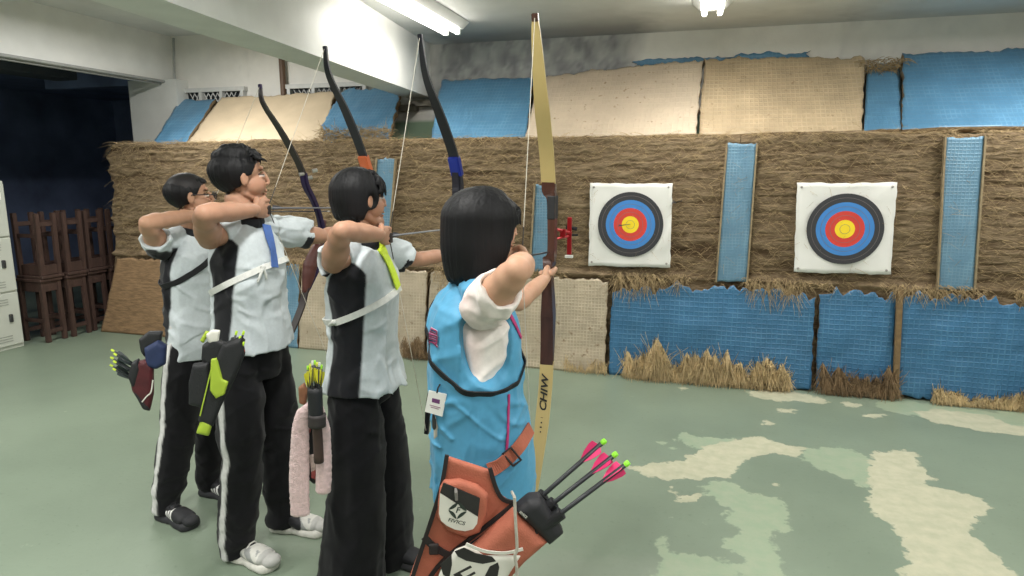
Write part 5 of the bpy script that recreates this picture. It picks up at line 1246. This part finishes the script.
# sight of the wooden bow
sg = lambda x, y, f: at(x, y, 2.40 + f)
M_RED = mat('red_anodised', (168, 34, 40), .3, 10, .1, metal=.5)
def sight_parts():
    m = MB(); m.box((sg(569.5, 217, .1) + sg(569.5, 255, .1)) / 2, (.017, .014, abs(sg(569.5, 217, .1)[2] - sg(569.5, 255, .1)[2])), bev=.003); o = m.build('sight', M_RED, b1)
    m = MB(); m.tube([sg(555, 229, .02), sg(571, 233, .10)], .006, 8); m.tube([sg(555, 239, .02), sg(569, 236, .10)], .005, 8); m.box(sg(563, 233, .06), (.022, .02, .03), bev=.004); m.build('sight_bar', M_RED, o)
    m = MB(); m.tube([sg(566, 227, .1), sg(577, 229, .1)], .007, 10); m.tube([sg(566, 235, .1), sg(578, 235, .1)], .0035, 8); m.build('sight_knob', mat('black_metal', (34, 34, 38), .35, 10, .1, metal=.6), o)
    m = MB(); m.box(sg(569, 256.5, .1), (.030, .02, .010), bev=.002); m.build('sight_end', mat('white_plastic', (232, 232, 228), .4, 10, .04), o)
    m = MB(); P = Qf1; m.box(P(.434, .125, .011), (.0285, .058, .085), bev=.004); m.build('window_pad', mat('black_pad', (28, 28, 30), .6, 20, .1), b1)
    Vt, Ft = text_shape('CHIW', .048, .0012, .25); d = V3(-math.sin(bw), math.cos(bw), 0); r = V3(d[1], -d[0], 0)
    c = np.array([0, 0]); a0 = P(.372, -.555); t = nrm(P(.345, -.62) - P(.388, -.50)); nn = np.cross(r, t); nn = nn if np.dot(nn, d) < 0 else -nn
    link_mesh('limb_lettering', [a0 + (-t) * x + (-r) * y * .75 + nn * .0068 for x, y in Vt], Ft, mat('black_print', (30, 28, 26), .5), b1)
    m = MB()
    for k, w_ in enumerate((.006, .004, .005, .003)): a0 = P(.338 - k * .009, -.636 - k * .014); m.strip([a0 - r * w_ + nn * .0065, a0 + r * w_ * .4 + nn * .0065], t, .005, .0006)
    m.build('limb_marks', mat('black_print'), b1)
d_ = V3(-math.sin(bw), math.cos(bw), 0); r_ = V3(d_[1], -d_[0], 0); Qf1 = lambda f, h, sft=0: A1.N + d_ * f + V3(0, 0, 1) * h + r_ * sft
sight_parts()
# fittings on the purple riser
m = MB(); 
for x, y in ((304, 174.5), (317, 171), (312, 178)):
    c = onplane(x, y, A4.N, V3(math.cos(bw4), math.sin(bw4), 0)); m.tube([c + V3(-.008, -.03, 0), c + V3(.008, -.012, .004)], .010, 10)
m.build('limb_bolt', mat('steel_bolt', (190, 186, 182), .3, 10, .1, metal=.7), b4)
pl4 = lambda x, y: onplane(x, y, A4.N, V3(math.cos(bw4), math.sin(bw4), 0))
S = SDF(); S.chain([pl4(324, 222), pl4(319, 244), pl4(310, 266), pl4(306, 290)], [.014, .026, .042, .020], .02); V, Q = S.mesh(.006, 1); link_mesh('riser_cover', V, Q, mat('red_brown_leather', (84, 44, 38), .5, 20, .2, .2, 120), b4, True)

# ------------------------------------------------------------------ quivers
class Plane:
    def __init__(s, px, py, Z, n): s.o = at(px, py, Z); s.n = nrm(n); s.z = V3(0, 0, 1); s.x = np.cross(s.z, s.n) * -1; s.x = -s.x if np.dot(s.x, RT) < 0 else s.x
    def p(s, x, y, off=0): return onplane(x, y, s.o + s.n * off, s.n)
    def flat(s, name, px, off, th, m, parent, bev=.004, smooth=False):
        mb = MB(); mb.prism([s.p(x, y, off) for x, y in px], s.n * th); return mb.build(name, m, parent, smooth, bevel=bev)
    def soft(s, name, px, off, th, m, parent, r=.012, disp=0):
        """padded shape: a polygon grown to a rounded solid"""
        P = [s.p(x, y, off) for x, y in px]; c = s.o; e1, e2 = s.x, s.z; poly = [((p - c) @ e1, (p - c) @ e2) for p in P]; n = s.n; o0 = (P[0] - c) @ n
        A_ = np.array(poly); cc = c + e1 * A_[:, 0].mean() + e2 * A_[:, 1].mean() + n * (o0 + th / 2); R_ = np.linalg.norm(A_ - A_.mean(0), axis=1).max() + th
        def f(Q):
            q = Q - c; d2 = -sdist(np.stack([q @ e1, q @ e2], 1), poly) + r; dz = np.abs(q @ n - (o0 + th / 2)) - th / 2 + r
            return np.minimum(np.maximum(d2, dz), 0) + np.hypot(np.maximum(d2, 0), np.maximum(dz, 0)) - r
        S = SDF(); S._a(f, cc, R_, .004, False)
        if disp: S.disp = lambda Q: disp * noise(Q, 22, 3)
        V, Qd = S.mesh(.0045, 1); return link_mesh(name, V, Qd, m, parent, True)
    def text(s, name, txt, size, px, py, off, ang, m, parent, bold=0, shear=0, sx=1):
        Vt, Ft = text_shape(txt, size, bold, shear); c = s.p(px, py, off); ca, sa = math.cos(ang), math.sin(ang)
        return link_mesh(name, [c + s.x * (x * sx * ca - y * sa) + s.z * (x * sx * sa + y * ca) for x, y in Vt], Ft, m, parent)

M_ORG = mat('orange_canvas', (172, 98, 76), .75, 30, .10, .25, 260); M_TRIM = mat('black_trim', (36, 30, 30), .75, 40, .12); M_WHT = mat('white_vinyl', (216, 214, 204), .5, 20, .05); M_BLKV = mat('black_vinyl', (40, 38, 38), .5, 20, .1)
q = Plane(478, 500, 1.755, (.34, -.94, 0)); qv = empty('quiver', q.p(480, 520), 'orange hip quiver with white and black pockets on the archer in the blue vest', 'quiver')
q.soft('hip_panel', [(447, 454), (490, 468), (497, 490), (516, 503), (500, 520), (470, 540), (441, 566), (430, 600), (400, 600), (441, 490)], 0, .022, M_ORG, qv, .009)
for pts in ([(490, 468), (496, 488), (503, 499), (515, 503)], [(515, 503), (480, 531), (446, 558), (428, 580), (418, 600)], [(447, 455), (440.5, 490), (424, 542), (405, 600)]):
    m = MB(); m.strip(bez([q.p(x, y, .024) for x, y in pts], 5), q.n, .006, .011); m.build('trim', M_TRIM, qv)
pk = q.soft('pocket', [(444, 477), (460, 476), (478, 482), (488, 491), (487, 508), (480, 528), (466, 533), (448, 526), (438, 515), (438, 500), (440, 484)], .02, .032, M_ORG, qv, .014)
q.flat('pocket_flap', [(443.5, 482), (480, 497.4), (478, 516), (440, 492)], .050, .005, M_BLKV, pk, .001); q.flat('pocket_front', [(440, 492.3), (478, 516.3), (477, 523), (473, 528.5), (465, 530.5), (455, 528.8), (447, 525), (441, 520), (438.8, 513)], .050, .005, M_WHT, pk, .001)
def logo(cx, cy, rx, ang, off, parent, k=1.0):
    c = q.p(cx, cy, off); u = q.x * math.cos(ang) + q.z * math.sin(ang); v = -q.x * math.sin(ang) + q.z * math.cos(ang); m = MB()
    for i in range(4):
        a0 = math.pi / 2 * i; a1 = a0 + math.pi / 2; p0, p1 = np.array([math.cos(a0), math.sin(a0)]), np.array([math.cos(a1), math.sin(a1)])
        mid = (p0 + p1) / 2; out = nrm(mid); t = np.linspace(.06, .94, 9); o_ = [p0 * (1 - a) + p1 * a + out * .10 * math.sin(math.pi * a) for a in t]; i_ = [p0 * (1 - a) + p1 * a - out * .26 * math.sin(math.pi * a) for a in t[::-1]]
        m.prism([c + u * w[0] * rx + v * w[1] * rx for w in o_ + i_], q.n * .0008)
    return m.build('emblem', mat('dark_green_print', (44, 54, 48), .5), parent)
lg = logo(457.6, 510.5, .0245, -.12, .0552, pk); q.text('emblem_letter', 'F', .022, 457.6, 510.3, .0554, -.12, mat('dark_green_print'), pk, .0006, .2)
q.text('pocket_lettering', 'FIVICS', .0145, 456.5, 521.8, .0558, -.30, mat('dark_green_print'), pk, .0002, .1, 1.15)
m = MB(); m.tube([q.p(455.5, 488, .056), q.p(456, 492, .060), q.p(456.5, 500, .057)], [.003, .005, .004], 8); m.build('zip_pull', mat('grey_pull', (128, 124, 120), .5), pk)
pt = q.soft('arrow_pouch', [(513, 501), (547, 531), (524, 551), (505, 572), (494, 600), (426, 600), (440, 568), (470, 541)], .018, .07, M_ORG, qv, .030)
q.soft('pouch_graphic', [(455, 547), (466, 543), (482, 550), (522, 550), (508, 572), (497, 598), (428, 598), (440, 570)], .068, .026, M_WHT, pt, .012)
Zb = lambda pts: [(410 + x / 8.53, 520 + y / 8.53) for x, y in pts]
for pts in ([(380, 265), (460, 232), (560, 280), (700, 310), (735, 350), (620, 372), (480, 345), (410, 310)], [(258, 375), (355, 290), (358, 380), (335, 500), (280, 460)], [(640, 470), (680, 392), (750, 358), (762, 400), (740, 520), (630, 520)]):
    q.flat('graphic', Zb(pts), .0925, .0022, M_BLKV, pt, .0006)
q.flat('graphic', Zb([(368, 462), (515, 384), (530, 402), (430, 452), (462, 486), (548, 436), (562, 452), (470, 505), (500, 560), (450, 560)]), .0925, .0022, M_BLKV, pt, .0006)
for pts in ([(458, 545), (500, 552), (524, 549), (512, 556), (495, 567)], ):
    m = MB(); m.strip(bez([q.p(x, y, .092) for x, y in [(466, 544), (484, 551), (505, 553), (523, 549)]], 6), q.n, .003, .008); m.build('piping', M_WHT, pt)
q.soft('mouth', [(514, 500), (527, 489), (538, 488), (552, 506), (561, 522), (547, 534)], .014, .072, mat('black_padding', (32, 32, 36), .6, 30, .1), qv, .024)
q.flat('pouch_tag', [(518, 512), (520, 510), (528, 517), (526, 520)], .086, .003, M_BLKV, pt, .0006)
q.text('tag_lettering', 'FIVICS', .009, 523.2, 514.8, .0895, -.75, M_WHT, pt, .0003)
Ar = [((541, 497), (605.5, 440), .018), ((551, 505), (617, 453), .045), ((558, 515.5), (629, 462), .075)]
for k, (a, b, off) in enumerate(Ar):
    pa, pb = q.p(*a, off), q.p(*b, off + .02); dv = nrm(pa - pb)
    m = MB(); m.tube([pa - dv * .012, pa + dv * .05], .0165, 16); m.tube([pa - dv * .0125, pa - dv * .012], .012, 12); m.build('arrow_tube', mat('black_tube', (24, 24, 27), .5, 20, .1), qv, smooth=False)
    arrow(pa + dv * .30, pb, 'black arrow with pink vanes in the orange quiver, ' + ['topmost of the three', 'middle of the three', 'lowest of the three'][k], (36, 38, 42), (232, 54, 118), (150, 232, 60), .0066, 'arrows in the orange quiver', .062, .016, .3 + k * .4, False)
ribbon_on(A1.shirt, [(489, 470), (499, 464), (511, 454), (521, 442), (529, 428), (533, 414)], .040, .005, 'quiver_belt', M_ORG, qv, .007)
p, nq = cam_hit(A1.shirt, 510, 455)
if p is not None:
    m = MB(); xx = nrm(q.x + q.z * .75); zz = np.cross(q.n, xx); c = p + nq * .014
    m.tube([c + xx * a * .014 + zz * b * .024 for a, b in ((-1, -1), (1, -1), (1, 1), (-1, 1), (-1, -1))], .0035, 6); m.build('buckle', M_TRIM, qv)
m = MB(); m.strip(bez([q.p(x, y, .026) for x, y in [(424, 537), (432, 545), (444, 553), (452, 556)]], 4), q.n, .004, .018); m.box(q.p(434, 549, .032), (.026, .012, .03), (q.x, q.n, q.z), .004); m.build('clip', M_TRIM, qv)
m = MB(); m.tube(bez([q.p(x, y, .105) for x, y in [(514.5, 497), (515.5, 520), (517, 548), (515, 556), (517, 572), (515, 600)]], 5), .0042, 8); m.tube([q.p(514.5, 497, .105), q.p(512, 492, .02)], .004, 6); tag(m.build('cord', mat('grey_cord', (176, 172, 160), .8, 80, .15), None), 'pale grey cord hanging down over the orange quiver', 'cord')
# name tag
p, nq = cam_hit(A1.shirt, 441, 384)
T_ = Plane(436, 404, 1.86, (.10, -1, 0)); tg = empty('name_tag', T_.p(436, 404), 'white name tag hanging at the back of the blue vest', 'tag')
c4 = [(429, 390), (447, 394), (442.5, 416.5), (425, 411.5)]
T_.flat('card', c4, 0, .0025, mat('card_white', (232, 232, 228), .35, 10, .02), tg, .0006)
T_.flat('print', [(432.2, 398), (440, 399.8), (439.5, 404), (431.8, 402)], .0027, .0005, mat('print_purple', (110, 64, 112), .5), tg, 0)
m = MB()
for x0_, y0_, x1_, y1_ in ((429.6, 404.9, 440.4, 407.9), (430.6, 407.0, 438.6, 409.2)): m.strip([T_.p(x0_, y0_, .003), T_.p(x1_, y1_, .003)], T_.z, .0022, .0005)
m.build('print_line', mat('print_purple2', (150, 110, 134), .5), tg)
m = MB(); m.tube([T_.p(437, 393, .002), T_.p(438, 388, .0), p + nq * .004 if p is not None else T_.p(441, 384)], .0025, 6); m.build('loop', M_TRIM, tg)
T_.soft('key_fob', [(432, 412), (436, 414), (437, 428), (434, 431), (432, 426)], -.012, .008, mat('dark_fob', (48, 48, 46), .5, 20, .1), tg, .004)
T_.soft('key_fob', [(434, 415), (440, 416), (438, 436), (434, 440), (433, 428)], -.016, .005, mat('pale_fob', (196, 190, 176), .6, 20, .1), tg, .0025)

# -- second archer: arrows and towel at the hip
q = Plane(314, 420, 2.20, (.40, -.92, 0)); q2 = empty('quiver', q.p(314, 420), 'slim dark quiver hung with a pink towel at the hip of the wide black trousers', 'quiver')
M_NEON = mat('neon_green', (164, 188, 58), .5, 20, .08); M_DK = mat('black_nylon', (30, 31, 34), .6, 30, .12, .2, 200)
def tubeq(name, pts, rr, m, parent, off=.0): 
    mb = MB(); mb.tube(bez([q.p(x, y, off) for x, y in pts], 4), rr, 14); return mb.build(name, m, parent, smooth=True)
tubeq('arrow_tube', [(315, 388), (315.5, 404), (316.5, 424)], .023, M_DK, q2, .085); tubeq('cuff', [(317, 414), (317, 426)], .028, mat('dark_cuff', (52, 46, 46), .6, 20, .1), q2, .085); tubeq('stem', [(317, 424), (318, 440), (319, 462)], [.016] * 9, mat('brown_stem', (70, 52, 46), .6, 20, .1), q2, .075)
q.soft('pouch', [(304, 414), (318, 414), (322, 450), (316, 482), (309, 476), (305, 445)], -.01, .035, M_DK, q2, .014)
def floral(px, col, nm): q.soft(nm, px, .024, .006, col, q2, .003)
floral([(305, 418), (311, 416), (312, 430), (307, 438)], mat('red_floral', (156, 72, 70), .7, 60, .3), 'floral_patch'); floral([(308, 455), (316, 452), (317, 470), (311, 474)], mat('pale_floral', (196, 176, 168), .7, 60, .3), 'floral_patch'); floral([(311, 466), (317, 463), (316, 480), (311, 478)], mat('red_floral'), 'floral_patch')
q.soft('leather_tab', [(299, 386), (305, 381), (309, 390), (307, 404), (300, 402)], .0, .025, mat('tan_leather', (136, 92, 66), .55, 30, .15), q2, .010)
M_TOW = mat('pink_terry', (226, 196, 196), .95, 120, .10, .7, 260, sheen=.4, bdist=.006)
S = SDF(); tw_ = lambda x, y, o=0.0: q.p(x, y, o)
for PT in ([(312, 404, .062, .016), (304, 413, .058, .022), (301, 430, .050, .027), (300, 460, .044, .032), (299.5, 490, .040, .034), (300.5, 514, .038, .033)], [(312, 404, .062, .016), (319, 409, .064, .020), (323.5, 430, .062, .023), (324.5, 460, .060, .026), (323.5, 490, .058, .026)]):
    for a_, b_ in zip(PT[:-1], PT[1:]): S.econe(tw_(*a_[:3]), tw_(*b_[:3]), (a_[3], .014), (b_[3], .014), q.x, .0015)
S.disp = lambda P: .005 * noise(P, (34, 34, 5), 2) + .0015 * noise(P, 120, 1)
V, Q = S.mesh(.004, 0); tag(link_mesh('towel', V, Q, M_TOW, smooth=True), 'pale pink towel draped over the slim dark quiver', 'towel')
R = random.Random(8)
for k in range(7):
    x = 309.5 + k * 1.75; arrow(q.p(x + R.uniform(-1, 1), 415, .075 + (k % 3) * .009), q.p(x + (k - 3) * .55, 359 + R.uniform(0, 7), .075 + (k % 3) * .011), 'dark arrow with neon yellow vanes by the pink towel, %s of seven' % ['leftmost', 'second from left', 'third from left', 'middle', 'third from right', 'second from right', 'rightmost'][k], (40, 40, 42), (206, 200, 50), [(170, 235, 70), (226, 232, 90), (230, 230, 220)][k % 3], .0034, 'arrows in the quiver with the pink towel', .05, .009, k * .5, False)

# -- third archer: black and neon quiver
q = Plane(220, 375, 2.235, (.55, -.83, 0)); q3 = empty('quiver', q.p(220, 375), 'black hip quiver with neon green pockets on the boy with white trainers', 'quiver')
q.soft('tube_body', [(223, 342), (243, 334), (246, 352), (236, 376), (222, 404), (214, 424), (199, 418), (204, 396), (212, 366)], 0, .045, M_DK, q3, .018)
q.soft('bottom_cap', [(203, 414), (214, 420), (210, 433), (197, 430)], .002, .042, M_NEON, q3, .015)
q.soft('side_pouch', [(194, 362), (210, 360), (213, 384), (208, 406), (190, 402), (190, 380)], .0, .04, M_DK, q3, .014)
q.soft('neon_pocket', [(211, 358), (217, 357), (222, 378), (229, 381), (225, 394), (216, 398), (210, 390)], .044, .012, M_NEON, q3, .005)
q.soft('strap_top', [(203, 344), (214, 336), (230, 342), (226, 356), (208, 366), (202, 358)], -.004, .03, M_DK, q3, .012)
q.soft('neon_tab', [(200, 340), (206, 330), (210, 331), (204, 343)], .0, .015, M_NEON, q3, .005)
q.soft('white_rag', [(206, 334), (212, 329), (221, 329), (219, 341), (209, 343)], .006, .02, M_WHT, q3, .008)
for px in ([(212, 366), (205, 395), (200, 416)], [(217, 360), (222, 379)]):
    m = MB(); m.strip(bez([q.p(x, y, .048) for x, y in px], 5), q.n, .003, .004); m.build('neon_piping', M_NEON, q3)
for k in range(6):
    x = 236 + (k % 3) * 3.6; arrow(q.p(x - 14, 385, .012 + (k // 3) * .016), q.p(x + .8, 331 + (k % 2) * 6 + (k // 3) * 5, .012 + (k // 3) * .02), 'dark arrow in the black and neon quiver, %s row, %s' % (['front', 'back'][1 - k // 3], ['left', 'middle', 'right'][k % 3]), (38, 38, 40), (150, 60, 50) if k % 2 else (60, 64, 60), (196, 236, 60), .0034, 'arrows in the black and neon quiver', .04, .009, k * .6, False)

# -- fourth archer: dark red quiver, navy pouch
q = Plane(150, 375, 2.66, (.55, -.83, 0)); q4 = empty('quiver', q.p(148, 375), 'dark red hip quiver of the farthest archer, arrows pointing back to the left', 'quiver')
q.soft('quiver_body', [(131, 372), (137, 360), (149, 357), (155, 366), (155, 392), (152, 406), (144, 404), (134, 388)], 0, .05, mat('maroon_nylon', (78, 26, 32), .6, 30, .2, .2, 200), q4, .018)
q.soft('mouth', [(130, 374), (134, 360), (140, 357), (143, 366), (138, 384), (134, 384)], .004, .05, M_DK, q4, .014)
q.soft('hem', [(134, 386), (140, 390), (150, 402), (152, 408), (145, 406)], .004, .05, M_DK, q4, .012)
q.soft('navy_pouch', [(146, 346), (160, 338), (168, 344), (167, 362), (158, 367), (148, 364)], .0, .05, mat('navy_nylon', (34, 48, 84), .7, 30, .15, .2, 200), q4, .018)
q.soft('belt_strap', [(140, 338), (150, 330), (164, 330), (162, 342), (150, 346), (146, 356), (142, 350)], -.006, .035, M_DK, q4, .012)
m = MB(); m.tube(bez([q.p(x, y, .052) for x, y in [(142, 402), (147, 396), (151, 392), (153, 380)]], 5), .003, 6); m.build('cord', M_WHT, q4)
for k in range(6):
    y0 = 363 + k * 3.1; arrow(q.p(139, y0 + 4, .01 + (k % 2) * .02), q.p(109.5 + (k % 2) * 3 + (5 - k) * .3, 349.5 + k * 3.8, .01 + (k % 2) * .025), 'black arrow with neon nock in the dark red quiver, ' + ['topmost', 'second from top', 'third from top', 'third from bottom', 'second from bottom', 'lowest'][k], (34, 38, 42), (42, 52, 52), (214, 236, 76), .0038, 'arrows in the dark red quiver', .06, .009, k * .7, False)
    p0 = q.p(109.5 + (k % 2) * 3 + (5 - k) * .3, 349.5 + k * 3.8, .01 + (k % 2) * .025)
